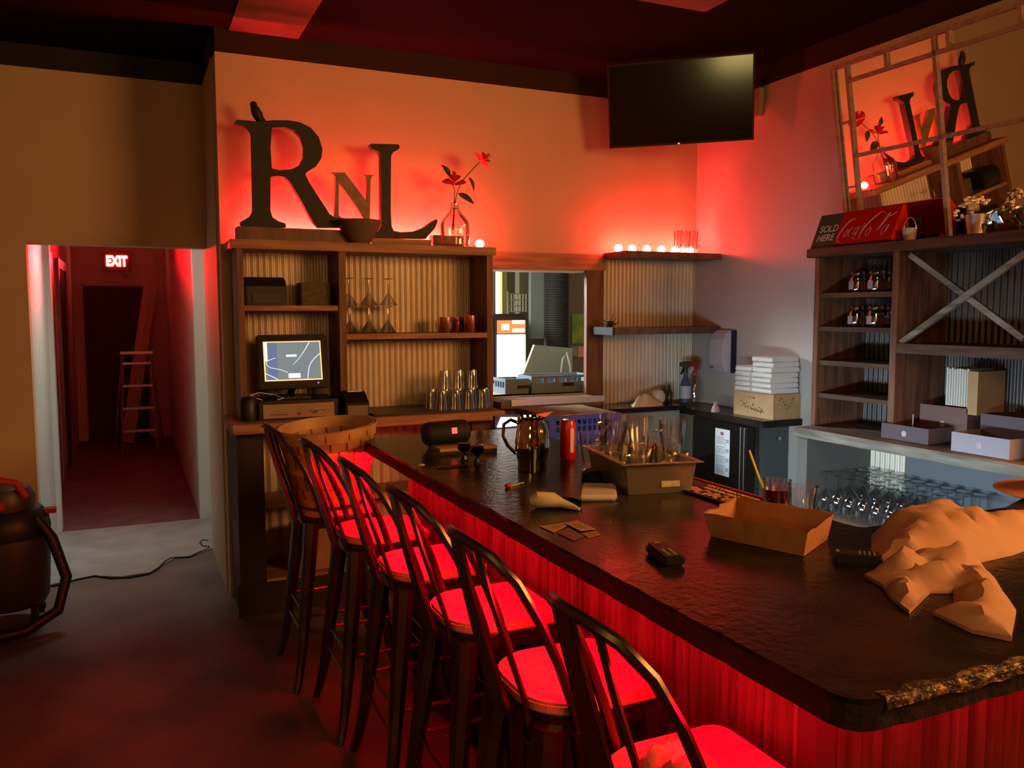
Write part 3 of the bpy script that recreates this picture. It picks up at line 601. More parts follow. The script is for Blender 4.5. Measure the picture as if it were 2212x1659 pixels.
tag(MB().tube([(.63,4.60,1.137),(.60,4.58,1.15),(.57,4.6,1.166),(.62,4.63,1.175),(.70,4.64,1.16),(.74,4.6,1.142),(.70,4.57,1.139)],.0025,6).build('cable',M_paper,smooth=True),'thin pale cable curling on the cash drawer under the monitor','cable')
o=thing('slip_printer',(1.15,4.56,1.036),'black and grey receipt printer on the ledge right of the cash drawer','printer')
b=MB(); b.prism([(4.47,1.037),(4.66,1.037),(4.66,1.165),(4.56,1.17),(4.50,1.13),(4.47,1.11)],lambda y,z:Vector((1.045,y,z)),lambda y,z:Vector((1.175,y,z))); b.build('housing',M_black,o,bevel=.005)
MB().box(1.055,1.165,4.464,4.47,1.045,1.10).build('front_panel',mat('warm_grey_plastic',(.2,.17,.13),.5),o); MB().box(1.07,1.15,4.53,4.6,1.168,1.174).build('paper_slot',M_alu,o)
tag(MB().box(1.2,1.9,4.47,4.86,1.0355,1.044).build('bar_mat',M_black,bevel=.002),'black rubber mat under the upturned tumblers on the ledge','mat')
def tumbler(x,y,z,label):
    return tag(MB().lathe([(.040,0),(.038,.0),(.033,.055),(.03,.105),(.029,.11),(0,.111),(0,.106),(.027,.104),(.031,.055),(.037,.001)],(x,y,z),14,cap=False).build('tumbler',M_glassw,smooth=True),label,'tumbler','upturned tumblers on the back bar ledge')
z=1.0445; k=0; T0=None; cols=['leftmost','second from left','third from left','fourth from left','rightmost']
for r,(yy,n,x0) in enumerate(((4.53,4,1.615),(4.615,5,1.58),(4.70,4,1.615))):
    for i in range(n):
        p=(x0+.084*i,yy,z); l='upturned tumbler, %s in the %s row on the ledge'%(cols[i] if i<n-1 else 'rightmost',('front','middle','back')[r])
        if T0 is None: T0=tumbler(0,0,0,l); T0.location=p
        else: dup(T0,p,None,l)
for i,x in enumerate((1.66,1.745,1.83)): dup(T0,(x,4.60,z+.1115),None,('left','middle','right')[i]+' upturned tumbler on the top tier of the tumbler stack')
# ================================================================ bar top things
def onbar(px,py): p=az(px,py,ZB); return p
p=onbar(967,968)+Vector((0,.02,0)); o=thing('portable_speaker',p,'black cylindrical portable speaker with a small glowing red badge','speaker')
c=p+Vector((0,0,.05+.012)); dr=Vector((.98,-.02,.035)).normalized()
prof=[(0,-.098),(.035,-.096),(.045,-.085),(.048,-.07),(.048,.07),(.045,.085),(.035,.096),(0,.098)]
Q=Vector((0,0,1)).rotation_difference(dr).to_matrix(); MB().lathe(prof,c,24,Q,cap=False).build('body',mat('speaker_mesh',(.01,.01,.01),.7),o,smooth=True)
q=c+Vector((.02,-.047,.012)); MB().box(-.011,.011,-.012,.012,0,.003,M=frame(q,(1,-.02,.03),(.0,.25,1))).build('lit_badge',emis('badge_red',(1,.08,.05),2.5),o); MB().box(p.x-.07,p.x+.07,p.y-.02,p.y+.02,p.z,p.z+.018).build('foot',M_black,o)
M_book=mat('book_orange',(.55,.3,.15),.7)
p=onbar(990,978)+Vector((.0,.0,0)); o=thing('flat_box',p,'flat tan and black box lying in front of the portable speaker','box')
MB().box(-.12,.15,-.04,.035,.0,.014,M=Matrix.Translation(p)@Matrix.Rotation(-.02,4,'Z')).build('cover',M_black,o,bevel=.002); MB().box(-.09,.15,-.042,.033,.014,.026,M=Matrix.Translation(p)@Matrix.Rotation(-.02,4,'Z')).build('pages',M_book,o,bevel=.002)
for i,(px,py,l) in enumerate(((1003,990,'left black bottle stopper with a round head on the bar'),(1031,996,'right black bottle stopper with a round head on the bar'))):
    p=onbar(px,py+6); tag(MB().lathe([(0,0),(.014,0),(.013,.012),(.008,.02),(.009,.036),(.022,.042),(.027,.055),(.022,.068),(0,.074)],p,16,cap=False).build('bottle_stopper',M_blackg,smooth=True),l,'bottle stopper')
o=thing('knife',onbar(1000,1004),'thin knife lying on the far end of the bar','knife'); a_,b_=onbar(945,1012),onbar(1052,1003); MB().tube([a_+Vector((0,0,.004)),a_*.4+b_*.6+Vector((0,0,.004))],.008,6,flat=(1,.4)).build('handle',M_trimw,o); MB().tube([a_*.4+b_*.6+Vector((0,0,.004)),b_+Vector((0,0,.003))],[.008,.003],6,flat=(1,.2)).build('blade',M_steel,o)
# pitcher
p=onbar(1150,1016); o=thing('metal_pitcher',p,'shiny metal pitcher with an open handle on the bar','pitcher')
MB().lathe([(0,0),(.05,0),(.052,.01),(.05,.03),(.060,.07),(.061,.10),(.055,.145),(.047,.175),(.049,.185),(.052,.19),(.049,.19),(.044,.175),(.052,.14),(.057,.1),(.055,.07),(.046,.02),(0,.01)],p,36,cap=False).build('body',M_brass,o,smooth=True)
MB().tube([p+Vector(q) for q in ((-.047,.012,.168),(-.075,.018,.18),(-.098,.024,.165),(-.1,.026,.125),(-.085,.02,.09),(-.058,.012,.062))],.006,8).build('handle',M_brass,o,smooth=True)
b=MB(); b.add([p+Vector(q) for q in ((.03,-.038,.175),(.052,.0,.175),(.03,.038,.175),(.078,-.008,.205),(.03,-.04,.19),(.03,.04,.19))],[(0,1,3,4),(1,2,5,3),(4,3,5)]); b.build('spout',M_brass,o)
p=onbar(1226,992); o=thing('drink_can',p,'tall slim red drink can on the bar beside the pitcher','can'); MB().lathe([(0,0),(.024,0),(.029,.008),(.029,.138),(.025,.148)],p,24,cap=False).build('body',M_red,o,smooth=True); MB().lathe([(.025,.148),(.026,.15),(.023,.15),(.022,.146),(0,.146)],p,24,cap=False).build('lid',M_alu,o,smooth=True)
MB().box(p.x-.004,p.x+.01,p.y-.0295,p.y-.0285,p.z+.03,p.z+.12).build('white_stripe',M_paper,o)
# small things
o=thing('matchstick',onbar(1110,1050),'small stick with a dark tip on the bar, below the pitcher','stick'); MB().tube([onbar(1100,1053)+Vector((0,0,.004)),onbar(1131,1045)+Vector((0,0,.004))],.003,6).build('stick',M_cream,o); MB().tube([onbar(1093,1054)+Vector((0,0,.006)),onbar(1102,1052)+Vector((0,0,.006))],.006,8).build('tip',M_redm,o)
o=thing('squeeze_bottle',onbar(1185,1095),'pale squeeze bottle lying on its side on the bar','bottle')
A=[onbar(x,y)+Vector((0,0,z_)) for x,y,z_ in ((1145,1098,.02),(1160,1098,.024),(1195,1097,.022),(1215,1098,.014),(1240,1102,.008),(1252,1104,.005))]; MB().tube(A,[.012,.024,.022,.013,.008,.004],14).build('body',M_cream,o,smooth=True)
A=[onbar(x,y)+Vector((0,0,.012)) for x,y in ((1208,1089),(1228,1092),(1243,1095),(1253,1097))]; tag(MB().tube(A,[.012,.014,.014,.009],10).build('glossy_lighter',M_blackg,smooth=True),'small glossy black object lying against the pale squeeze bottle','lighter')
c=[onbar(x,y) for x,y in ((1252,1083),(1333,1082),(1330,1056),(1257,1054))]; b=MB(); b.add([q+Vector((0,0,h)) for h in (0.0005,.018) for q in c],[(0,1,2,3),(4,5,6,7),(0,1,5,4),(1,2,6,5),(2,3,7,6),(3,0,4,7)]); tag(b.build('folded_napkin',M_paper,bevel=.005),'folded white napkin between the squeeze bottle and the metal pan','napkin')
def card(name,P4,m_,label,z=.001,cat='card',grp=None,mark=True):
    c=[onbar(x,y) for x,y in P4]; cen=sum(c,Vector())/4; o=thing(name,cen,label,cat,grp)
    b=MB(); b.add([q+Vector((0,0,h)) for h in (z,z+.0012) for q in c],[(0,1,2,3),(4,5,6,7),(0,1,5,4),(1,2,6,5),(2,3,7,6),(3,0,4,7)]); b.build('sheet',m_,o)
    if mark:
        e=[cen+(q-cen)*.45 for q in c]; b=MB(); b.add([q+Vector((0,0,z+.0016)) for q in e],[(0,1,2,3)]); b.build('printed_mark',mat('mark_'+name,(.35,.28,.08),.7),o)
card('paper_card',((1165,1138),(1247,1127),(1225,1137),(1196,1152)),M_tissue,'left pale card with an olive print on the bar')
card('paper_card',((1221,1134),(1247,1127),(1286,1146),(1254,1150)),M_tissue,'right pale card overlapping the other on the bar',z=.003)
tag(MB().prism([(onbar(x,y).x,onbar(x,y).y) for x,y in ((1205,1153),(1228,1141),(1262,1160),(1240,1170))],lambda x,y:Vector((x,y,ZB+.0005)),lambda x,y:Vector((x,y,ZB+.002))).build('dark_sleeve',mat('sleeve',(.09,.06,.04),.35)),'dark brown card sleeve lying in front of the pale cards','sleeve')
tag(MB().prism([(onbar(x,y).x,onbar(x,y).y) for x,y in ((1256,1153),(1287,1148),(1297,1156),(1270,1163))],lambda x,y:Vector((x,y,ZB+.0005)),lambda x,y:Vector((x,y,ZB+.002))).build('folded_receipt',M_kraft),'small brown folded receipt right of the dark sleeve','receipt')
# steel pan with glass mugs
c=[onbar(1357,1070),onbar(1483,1063)]
d=(c[1]-c[0]).normalized(); nrm=Vector((-d.y,d.x,0)); W_=.205; Ld=.33; o0=c[0]
o=thing('steel_pan',(c[0]+c[1])/2,'deep steel food pan full of glass mugs on the bar','pan')
F=frame(c[0],d,nrm)
b=MB(); Hh=.095
def ring(x0,x1,y0,y1,z): return [F@Vector((x,y,z)) for x,y in ((x0,y0),(x1,y0),(x1,y1),(x0,y1))]
rr=[ring(.0,W_,0,Ld,.0),ring(-.012,W_+.012,-.012,Ld+.012,Hh),ring(-.03,W_+.03,-.03,Ld+.03,Hh),ring(-.03,W_+.03,-.03,Ld+.03,Hh+.003),ring(-.010,W_+.010,-.010,Ld+.010,Hh+.003),ring(.003,W_-.003,.003,Ld-.003,.004)]
vs=[v for r_ in rr for v in r_]; b.add(vs,[(3,2,1,0)]+[(4*i+k,4*i+(k+1)%4,4*i+4+(k+1)%4,4*i+4+k) for i in range(5) for k in range(4)]+[(20,21,22,23)]); b.build('body',M_pan,o,bevel=.004)
MB().box(.105,.165,-.0085,-.0075,.02,.075,M=F@Matrix.Rotation(-.09,4,'X')).build('paper_label',mat('label_paper',(.62,.55,.38),.7,noise_s=80,col2=(.45,.38,.25)),o)
def gmug(label):
    o=thing('glass_mug',(0,0,0),label,'glass mug','glass mugs in the steel pan')
    MB().lathe([(0,0),(.030,0),(.033,.006),(.03,.02),(.036,.06),(.041,.10),(.043,.135),(.040,.135),(.038,.1),(.033,.06),(.026,.02),(0,.014)],(0,0,0),20,cap=False).build('body',M_glass,o,smooth=True)
    MB().tube([(-.038,0,.11),(-.062,0,.112),(-.073,0,.085),(-.066,0,.05),(-.034,0,.035)],.0055,8).build('handle',M_glass,o,smooth=True); return o
g0=None
spots=[(.055,.06,.006,.2,'front left'),(.15,.06,.006,2.4,'front right, lying low'),(.055,.17,.006,.3,'middle left'),(.155,.17,.02,.1,'middle right'),(.05,.28,.006,.0,'back left'),(.15,.28,.006,.4,'back right')]
for x,y,z_,a,l in [spots[i] for i in (0,1,3,4)]:
    l=l+' glass mug at the bottom of the steel pan'; q=F@Vector((x,y,z_))
    if g0 is None: g0=gmug(l); g0.location=q; g0.rotation_euler=(.1,0,a)
    else: dup(g0,q,a,l)
for x,y,z_,a,tx,l in ((.185,.1,.075,-.1,.12,'upright glass mug sticking out at the right of the pan'),(.10,.16,.085,.1,-.1,'glass mug with its handle facing left, in the middle of the pan'),(.02,.2,.09,.4,.25,'tilted glass mug at the left end of the pan'),(.06,.30,.075,.2,0,'glass mug standing at the back of the pan')):
    q=F@Vector((x,y,z_)); c=dup(g0,q,None,l); c.rotation_euler=(tx,-tx*.6,a)
p=onbar(1275,1015); c=dup(g0,p+Vector((0,0,.001)),2.0,'stemmed glass mug standing on the bar left of the steel pan'); c.rotation_euler=(0,0,2.0); c['group']='glass mugs on the bar'
tag(MB().lathe([(0,0),(.04,0),(.042,.02),(.03,.03),(0,.03)],onbar(1283,1034),16,cap=False).build('black_jigger_cap',M_black,smooth=True),'small black lid in the shadow beside the pan','lid')
# remotes
def remote(A,B,wd,label):
    a_,b_=onbar(*A),onbar(*B); c=(a_+b_)/2; o=thing('remote_control',c,label,'remote'); d=(b_-a_); L_=d.length; F=frame(c,d,(-d.y,d.x,0))
    MB().box(-L_/2,L_/2,-wd/2,wd/2,.0,.024,M=F).build('body',M_black,o,bevel=.006); MB().lathe([(.012,.024),(.011,.0275),(0,.028)],(0,0,0),16,cap=False).build('round_button',M_cream,o)
    k=o.children[-1]; k.data.transform(F@Matrix.Translation((-L_*.18,0,0))); k.data.transform(Matrix.Translation(-o.location)); k.data.transform(Matrix.Translation(Vector(o.location)))
    b=MB()
    for i in range(4):
        for j in range(2): b.box(L_*(.02+.1*i),L_*(.06+.1*i),-.012+.016*j,-.004+.016*j,.024,.026,M=F)
    b.box(-L_*.45,-L_*.38,-.008,.008,.024,.0255,M=F); b.build('button',mat('button_grey',(.25,.24,.2),.5),o); return o
remote((1415,1192),(1458,1226),.05,'small black remote with a pale round button, alone on the bar'); remote((1800,1212),(1905,1222),.05,'black remote partly under the crumpled paper')
# brown paper tray
o=thing('paper_tray',onbar(1650,1170),'open brown paper tray lying on the bar','paper tray')
bl=[onbar(1535,1160),onbar(1736,1203),onbar(1786,1160),onbar(1560,1118)]
bl[2]=bl[1]+Vector((.155,.085,0)); bl[3]=bl[0]+Vector((.155,.085,0)); Hh=.062
sl=[q+(q-(sum(bl,Vector())/4)).normalized()*.014+Vector((0,0,Hh+dz)) for q,dz in zip(bl,(.0,-.004,.006,.004))]
b=MB(); n=8; cen=sum(bl,Vector())/4
lo=[];up=[]
for i in range(4):
    for k in range(n):
        q=k/n; lo.append(bl[i].lerp(bl[(i+1)%4],q)+Vector((0,0,.001))); u_=sl[i].lerp(sl[(i+1)%4],q)+Vector((rnd.uniform(-.004,.004),rnd.uniform(-.004,.004),rnd.uniform(-.004,.004))); up.append(u_)
N=4*n; inn=[u_.lerp(cen,.03)-Vector((0,0,.0)) for u_ in up]; il=[l_.lerp(cen,.04)+Vector((0,0,.003)) for l_ in lo]
b.add(lo+up+inn+il,[tuple(range(N))[::-1]]+[(i,(i+1)%N,N+(i+1)%N,N+i) for i in range(N)]+[(N+i,N+(i+1)%N,2*N+(i+1)%N,2*N+i) for i in range(N)]+[(2*N+i,2*N+(i+1)%N,3*N+(i+1)%N,3*N+i) for i in range(N)]+[tuple(range(3*N,4*N))]); b.build('tray_body',M_kraft,o)
# bar mat with lettering
c=[onbar(1490,1063),onbar(1639,1094),onbar(1640,1076),onbar(1543,1048)]
u=(c[1]-c[0]); u.z=0; Lm=u.length; u.normalize(); v=Vector((-u.y,u.x,0)); 
o=thing('rubber_bar_mat',c[0],'black rubber bar mat with orange lettering on the inner edge of the bar','bar mat'); F=frame(Vector((1.66,2.06,ZB)),(0,-1,0),(1,0,0)); F=frame(Vector((1.60,2.0,ZB)),(0,-1,0),(1,0,0))
MB().box(-.29,.29,-.075,.075,.0005,.008,M=F).build('mat',M_black,o,bevel=.002); MB().box(-.29,.29,.06,.073,.008,.011,M=F).build('red_border',M_redm,o)
M_let=mat('orange_lettering',(.75,.36,.2),.6)
b=MB(); r_=random.Random(2)
def glyphs(u0,u1,v,h,wm):
    u=u0
    while u<u1-wm:
        w_=wm*r_.uniform(.7,1.2); k=r_.randint(0,3)
        b.box(u,u+w_*.28,v,v+h,.008,.0092,M=F)
        if k!=1: b.box(u,u+w_*.8,v+h*.78,v+h,.008,.0092,M=F)
        if k!=2: b.box(u,u+w_*.8,v,v+h*.2,.008,.0092,M=F)
        if k!=3: b.box(u+w_*.6,u+w_*.85,v+h*.1,v+h*.9,.008,.0092,M=F)
        u+=w_*1.1
glyphs(-.27,.24,-.062,.05,.036); glyphs(-.1,.1,.0,.018,.014); glyphs(-.12,.12,.03,.018,.014); glyphs(.12,.28,.042,.012,.012)
b.build('lettering',M_let,o)
# tumblers with red drink behind the tray
for i,(x,y,l) in enumerate(((1.625,1.80,'left short glass with red drink and a yellow straw behind the paper tray'),(1.63,1.705,'right short clear glass behind the paper tray'))):
    o=thing('rocks_glass',(x,y,ZB),l,'glass'); p=Vector((x,y,ZB+.0005))
    MB().lathe([(0,0),(.033,0),(.036,.006),(.041,.085),(.039,.085),(.034,.01),(0,.008)],p,20,cap=False).build('body',M_glass,o,smooth=True)
    if i==0: MB().lathe([(0,.009),(.033,.009),(.037,.06),(0,.06)],p,20,cap=False).build('drink',mat('red_drink',(.25,.01,.01),.1),o,smooth=True)
o=tag(MB().tube([Vector((1.60,1.80,ZB+.012)),Vector((1.585,1.87,ZB+.16))],.0035,6).build('straw',mat('yellow_straw',(.9,1,.08),.4)),'bright yellow straw standing in the left short glass','straw')
# crumpled papers
poly=[(1.465,1.315),(1.55,1.40),(1.65,1.49),(1.79,1.555),(1.95,1.5),(2.08,1.42),(2.12,1.3),(1.95,1.26),(1.80,1.23),(1.65,1.22),(1.52,1.25)]
tag(heap('crumpled_paper_bag',poly,ZB+.0005,lambda x,y,d:.082*math.sin(PI/2*min(1,d/.12))*(1.0-.3*abs(nz(x,y,7,3))-min(.62,1.9*max(0,x-1.74)))+(.030*abs(nz(x,y,13,2))+.012*abs(nz(x,y,30)))*min(1,d*25),M_tissue,520,seed=5),'large crumpled tan paper bag at the near right of the bar','paper bag')
poly=[tuple(az(x,y,ZB+.02)[:2]) for x,y in ((1868,1228),(1930,1205),(2010,1180),(2100,1188),(2150,1240),(2196,1305),(2185,1362),(2100,1345),(2016,1306),(2060,1290),(2060,1262),(2010,1262),(1965,1305),(1925,1275),(1905,1248))]
tag(heap('wax_paper_sheet',poly,ZB+.001,lambda x,y,d:min(.06,d*1.2)*(.35+1.6*abs(nz(x,y,8,8)))+.01*abs(nz(x,y,25,1))+.004,M_tissue,360,seed=9),'stiff folded sheet of waxed paper in front of the crumpled bag','paper sheet')
# hat and green bag
p=az(2190,1055,ZB+.02); o=thing('sun_hat',(2.42,1.62,ZB),'salmon coloured brimmed hat at the right edge of the picture','hat')
o.location=(2.40,1.47,ZB); L=Vector(o.location)
MB().lathe([(0,.15),(.06,.148),(.09,.12),(.10,.07),(.1,.05),(.19,.040),(.2,.044),(.19,.047),(.103,.058),(.095,.12),(.062,.152),(0,.154)],L,28,cap=False).build('crown_and_brim',mat('salmon_straw',(.75,.3,.18),.7),o,smooth=True)
poly=[(2.17,1.46),(2.21,1.54),(2.35,1.555),(2.5,1.54),(2.55,1.46),(2.45,1.38),(2.28,1.38)]
tag(heap('green_bag',poly,ZB+.001,lambda x,y,d:min(.055,d*1.5),mat('green_foil',(.03,.13,.02),.35),70,seed=4),'dark green foil bag under the salmon hat','bag')
# ================================================================ television
def rot3(yaw,tilt):
    r=Vector((math.cos(yaw),math.sin(yaw),0)); n=Vector((math.sin(yaw)*math.cos(tilt),-math.cos(yaw)*math.cos(tilt),-math.sin(tilt))); return r,n.cross(r)
r_,u_=rot3(math.radians(-42.4),math.radians(11.35)); c=Vector((3.07,4.32,2.862)); F=frame(c,r_,u_); W2,H2=.435,.245
o=thing('television',c,'large dark flat television hung in the upper corner, reflecting a yellow window','television')
MB().box(-W2,W2,-H2,H2,-.035,-.004,M=F).build('housing',M_black,o,bevel=.004)
MB().box(-W2,W2,-H2,-H2+.012,-.004,.0,M=F).box(-W2,W2,H2-.010,H2,-.004,0,M=F).box(-W2,-W2+.01,-H2,H2,-.004,0,M=F).box(W2-.01,W2,-H2,H2,-.004,0,M=F).build('bezel',M_black,o)
MB().box(-W2+.01,W2-.01,-H2+.012,H2-.01,-.004,-.001,M=F).build('screen',mat('tv_screen',(.004,.004,.003),.12,spec=.7),o)
MB().box(-.01,.0,-H2+.003,-H2+.009,.0,.002,M=F).build('standby_light',emis('pink_led',(1,.1,.25),6),o)
q=F@Vector((0,0,-.035)); o=thing('television_mount',(3.3,4.6,2.86),'dark wall mount arm holding the television in the corner','mount')
MB().tube([q,Vector((3.35,4.6,2.84)),Vector((3.6,4.55,2.84))],.018,8).box(3.6,3.638,4.48,4.62,2.74,2.94).build('arm',M_dark,o)
p0=ax(1629,195,3.62); p1=ax(1644,250,3.62); tag(MB().box(3.60,3.639,min(p0.y,p1.y),max(p0.y,p1.y),p1.z,p0.z).build('wall_speaker',mat('tan_box',(.4,.33,.2),.6),bevel=.003),'small tan box on the right wall just beside the television','wall box')
# ================================================================ tilted window mirror on the cabinet top
p0=Vector((3.53,3.40,1.9315)); upv=Vector((-.158,0,.924)).normalized(); F=frame(p0,(0,-1,0),upv)   # x to the right along the wall, y up the lean
o=thing('window_mirror',p0,'large old window frame with mirror panes leaning out over the cabinet','mirror')
Wm,Hm=1.30,.94; MB().box(0,Wm,0,Hm,-.012,-.006,M=F).build('mirror_pane',M_mirror,o); MB().box(0,Wm,0,Hm,-.02,-.012,M=F).build('backing',M_dark,o)
b=MB(); t_=.010
for u in (0,.09,.60,Wm-.1,Wm): b.box(u-t_,u+t_,0,Hm,-.006,.012 if u in (0,Wm) else .006,M=F)
for v in (0,.48,.855,Hm): b.box(0 if v in(0,Hm) else .09,Wm if v in (0,Hm) else Wm-.1,v-t_,v+t_,-.006,.012 if v in (0,Hm) else .006,M=F)
for u in (.335,.675,1.01): b.box(u-t_,u+t_,.855,Hm,-.006,.006,M=F)
for v in (.326,.657): b.box(0,.09,v-.006,v+.006,-.006,.006,M=F); b.box(Wm-.1,Wm,v-.006,v+.006,-.006,.006,M=F)
b.build('window_frame',M_frame,o)
# ================================================================ soda sign
ZT=1.9285; XS=3.33
o=thing('soda_sign',(3.33,3.1,ZT),'green and red soda sign at the left end of the cabinet top','sign')
y0,y1,y2=3.42,3.262,2.905; zt1=2.10
prof=[(3.27,0),(3.275,.01),(3.345,.175),(3.36,.175),(3.37,0)]
b=MB(); b.prism([(3.272,ZT),(3.345,2.105),(3.365,2.105),(3.40,ZT)],lambda x,z:Vector((x,y0,z)),lambda x,z:Vector((x,y1,z))); b.build('green_face',M_green,o)
b=MB(); b.prism([(3.270,ZT+.012),(3.345,2.107),(3.365,2.107),(3.40,ZT+.012)],lambda x,z:Vector((x,y1,z)),lambda x,z:Vector((x,y2,z))); b.build('red_face',M_red,o)
MB().box(3.285,3.39,y2+.005,y1,ZT,ZT+.012).build('foot',M_dark,o)
sl=Vector((.073,0,.1765)).normalized(); A=Vector((3.272,0,ZT)); 
Fs=lambda y,v: frame(A+Vector((0,y,0))+sl*v+Vector((-.0025,0,.001)),(0,-1,0),sl)
M_sign=mat('sign_cream',(.62,.5,.42),.6)
text('SOLD',.052,Fs((y0+y1)/2-.01,.105),M_sign,o,shear=.15,bold=.001,sx=.95); text('HERE',.052,Fs((y0+y1)/2-.005,.055),M_sign,o,shear=.15,bold=.001,sx=.95)
Fc=Fs(y1,0); Lr=y1-y2
def sgn(pts,wd):   # script stroke; u right, v up in units of the red face (u 0..1, v 0..1)
    P=lerp(pts,max(8,len(pts)*4)); n=len(P)
    MBs.tube([Fc@Vector((u*Lr,v*.175,.001)) for u,v in P],[wd*(.35+.65*math.sin(PI*min(1,max(0,i/(n-1))))) for i in range(n)],6,flat=(1,.6))
MBs=MB()
sgn([(.27,.80),(.22,.84),(.14,.72),(.07,.5),(.04,.28),(.07,.14),(.13,.13),(.17,.2)],.0042)           # C
sgn([(.19,.5),(.15,.42),(.14,.32),(.17,.28),(.2,.4),(.19,.52),(.17,.45)],.0028)                      # o
sgn([(.27,.56),(.24,.52),(.22,.38),(.24,.28),(.28,.34)],.0028)                                          # c
sgn([(.36,.55),(.32,.52),(.30,.36),(.32,.3),(.36,.42),(.375,.56),(.36,.36),(.38,.28),(.43,.52),(.46,.66)],.0028)   # a
sgn([(.27,.18),(.32,.24),(.37,.17),(.40,.15)],.0036)                                                    # hyphen flourish
sgn([(.78,.88),(.70,.95),(.60,.82),(.50,.6),(.44,.34),(.45,.18),(.50,.14)],.0042)                     # C with long top
sgn([(.78,.88),(.84,.80),(.90,.82),(.95,.90)],.0034)
sgn([(.58,.5),(.54,.42),(.53,.3),(.56,.24),(.60,.36),(.59,.5),(.56,.44)],.0028)
sgn([(.66,.34),(.74,.55),(.82,.84),(.84,.86),(.78,.6),(.70,.28),(.72,.2),(.75,.26)],.0026)
sgn([(.86,.52),(.82,.48),(.79,.32),(.81,.22),(.86,.36),(.89,.52),(.87,.3),(.89,.2),(.93,.3)],.0028)
MBs.build('script_lettering',M_sign,o)
# small bucket, heart, pot of flowers, garland
o=thing('tin_bucket',(3.33,2.85,ZT),'tiny pale bucket with a tall handle beside the soda sign','bucket'); L=Vector(o.location)
MB().lathe([(0,0),(.026,0),(.033,.058),(.035,.06),(.031,.058),(.024,.004),(0,.004)],L,18,cap=False).build('body',mat('cream_tin',(.5,.4,.32),.6),o,smooth=True)
MB().tube([L+Vector((0,.034*math.cos(a),.055+.055*math.sin(a))) for a in [PI*i/10 for i in range(11)]],.0028,6).build('handle',M_alu,o)
MB().box(L.x+.03,L.x+.036,L.y-.03,L.y+.03,ZT,ZT+.12).build('dark_tag',M_dark,o)
tag(MB().lathe([(0,0),(.012,.0),(.018,.012),(.008,.022),(0,.03)],(3.36,2.70,ZT),8,cap=False).build('red_ornament',M_redm),'tiny red ornament between the bucket and the flower pot','ornament')
o=thing('flower_pot',(3.37,2.54,ZT),'small metal pot of white artificial flowers on the cabinet top','flower pot'); L=Vector(o.location)
MB().lathe([(0,0),(.034,0),(.046,.085),(.048,.092),(.043,.09),(.032,.006),(0,.004)],L,24,cap=False).build('pot',mat('galvanised',(.55,.5,.42),.3,.8),o,smooth=True)
b=MB(); rr=random.Random(8)
M_flo=mat('white_petals',(.8,.7,.5),.7)
for k in range(46):
    a=rr.uniform(0,2*PI); e=rr.uniform(0,1); R_=.075*math.sqrt(e); q=L+Vector((R_*math.cos(a)*.8-.005,R_*math.sin(a)+.018,.13+.032*(1-e)*1.2+rr.uniform(-.01,.01)-.05*max(0,math.sin(a))*e)); s=rr.uniform(.010,.015)
    for j in range(4):
        d=Vector((math.cos(j*PI/2+a),math.sin(j*PI/2+a),.3))*s; d2=Vector((-d.y,d.x,0))*.6; b.add([q,q+d*.6+d2,q+d*1.1,q+d*.6-d2],[(0,1,2,3)])
    b.lathe([(0,-s*.4),(s*.7,-s*.2),(s*.6,s*.4),(0,s*.5)],q,6,cap=False)
b.build('flower_cluster',M_flo,o); 
o=thing('leafy_garland',(3.42,2.3,ZT),'dark leafy garland with tiny white buds lying right of the flower pot','garland'); b=MB(); b2=MB()
for k in range(60):
    q=Vector((3.40+rr.uniform(-.05,.05),rr.uniform(2.06,2.5),ZT+rr.uniform(.0,.10))); leaf(b,q,(rr.uniform(-1,1),rr.uniform(-1,1),rr.uniform(-.2,.9)),(rr.uniform(-1,1),.3,.6),.04,.009)
    if k%4==0: b2.lathe([(0,-.005),(.005,0),(0,.005)],q+Vector((-.02,0,.02)),6,cap=False)
b.tube([Vector((3.42,2.5,ZT+.006)),Vector((3.40,2.3,ZT+.03)),Vector((3.43,2.05,ZT+.006))],.003,5)
b.build('leaves',M_leaf,o); tag_=b2.build('buds',M_flo,o); tag_['kind']='stuff'
# ================================================================ jars in the cubbies, papers, trays
M_jar=glass('jar_glass',(.9,.93,.97),.08,alpha=.05)
def jar(p,label):
    o=thing('storage_jar',p,label,'jar','glass jars in the cubby shelves'); 
    MB().lathe([(0,0),(.032,0),(.038,.01),(.038,.07),(.03,.085),(.032,.088),(.027,.085),(.034,.068),(.034,.012),(0,.006)],p,20,cap=False).build('body',M_jar,o,smooth=True)
    MB().lathe([(.0,.086),(.035,.086),(.036,.098),(.033,.105),(0,.107)],p,20,cap=False).build('lid',M_jar,o,smooth=True)
    MB().box(p[0]-.0395,p[0]-.037,p[1]-.012,p[1]+.018,p[2]+.015,p[2]+.055).build('label_patch',mat('jar_label',(.35,.28,.3),.6),o); return o
j0=None
for z,nm in ((1.698,'top'),(1.525,'second')):
    for y,s in ((3.17,'left front'),(3.05,'right front')):
        for x,k in ((3.35,''),(3.47,' back')):
            l='%s glass jar on the %s cubby shelf'%(s.replace('front','rear') if k else s,nm)
            if j0 is None: j0=jar(Vector((x,y,z)),l)
            else: dup(j0,(x,y,z),None,l)
o=thing('paper_folder_stack',(3.52,2.64,1.0),'tall white sheaf of papers standing in the wide shelf','papers')
b=MB(); 
for i in range(9): y=2.71-.013*i; b.box(3.44,3.60,y-.010,y,1.17-.0*i,1.345-rnd.uniform(0,.008))
b.build('sheets',M_paper,o); MB().box(3.42,3.6,2.535,2.585,1.14,1.335).build('tan_folder',M_card,o)
M_clear=glass('cloudy_plastic',(.8,.75,.8),.3,alpha=.25)
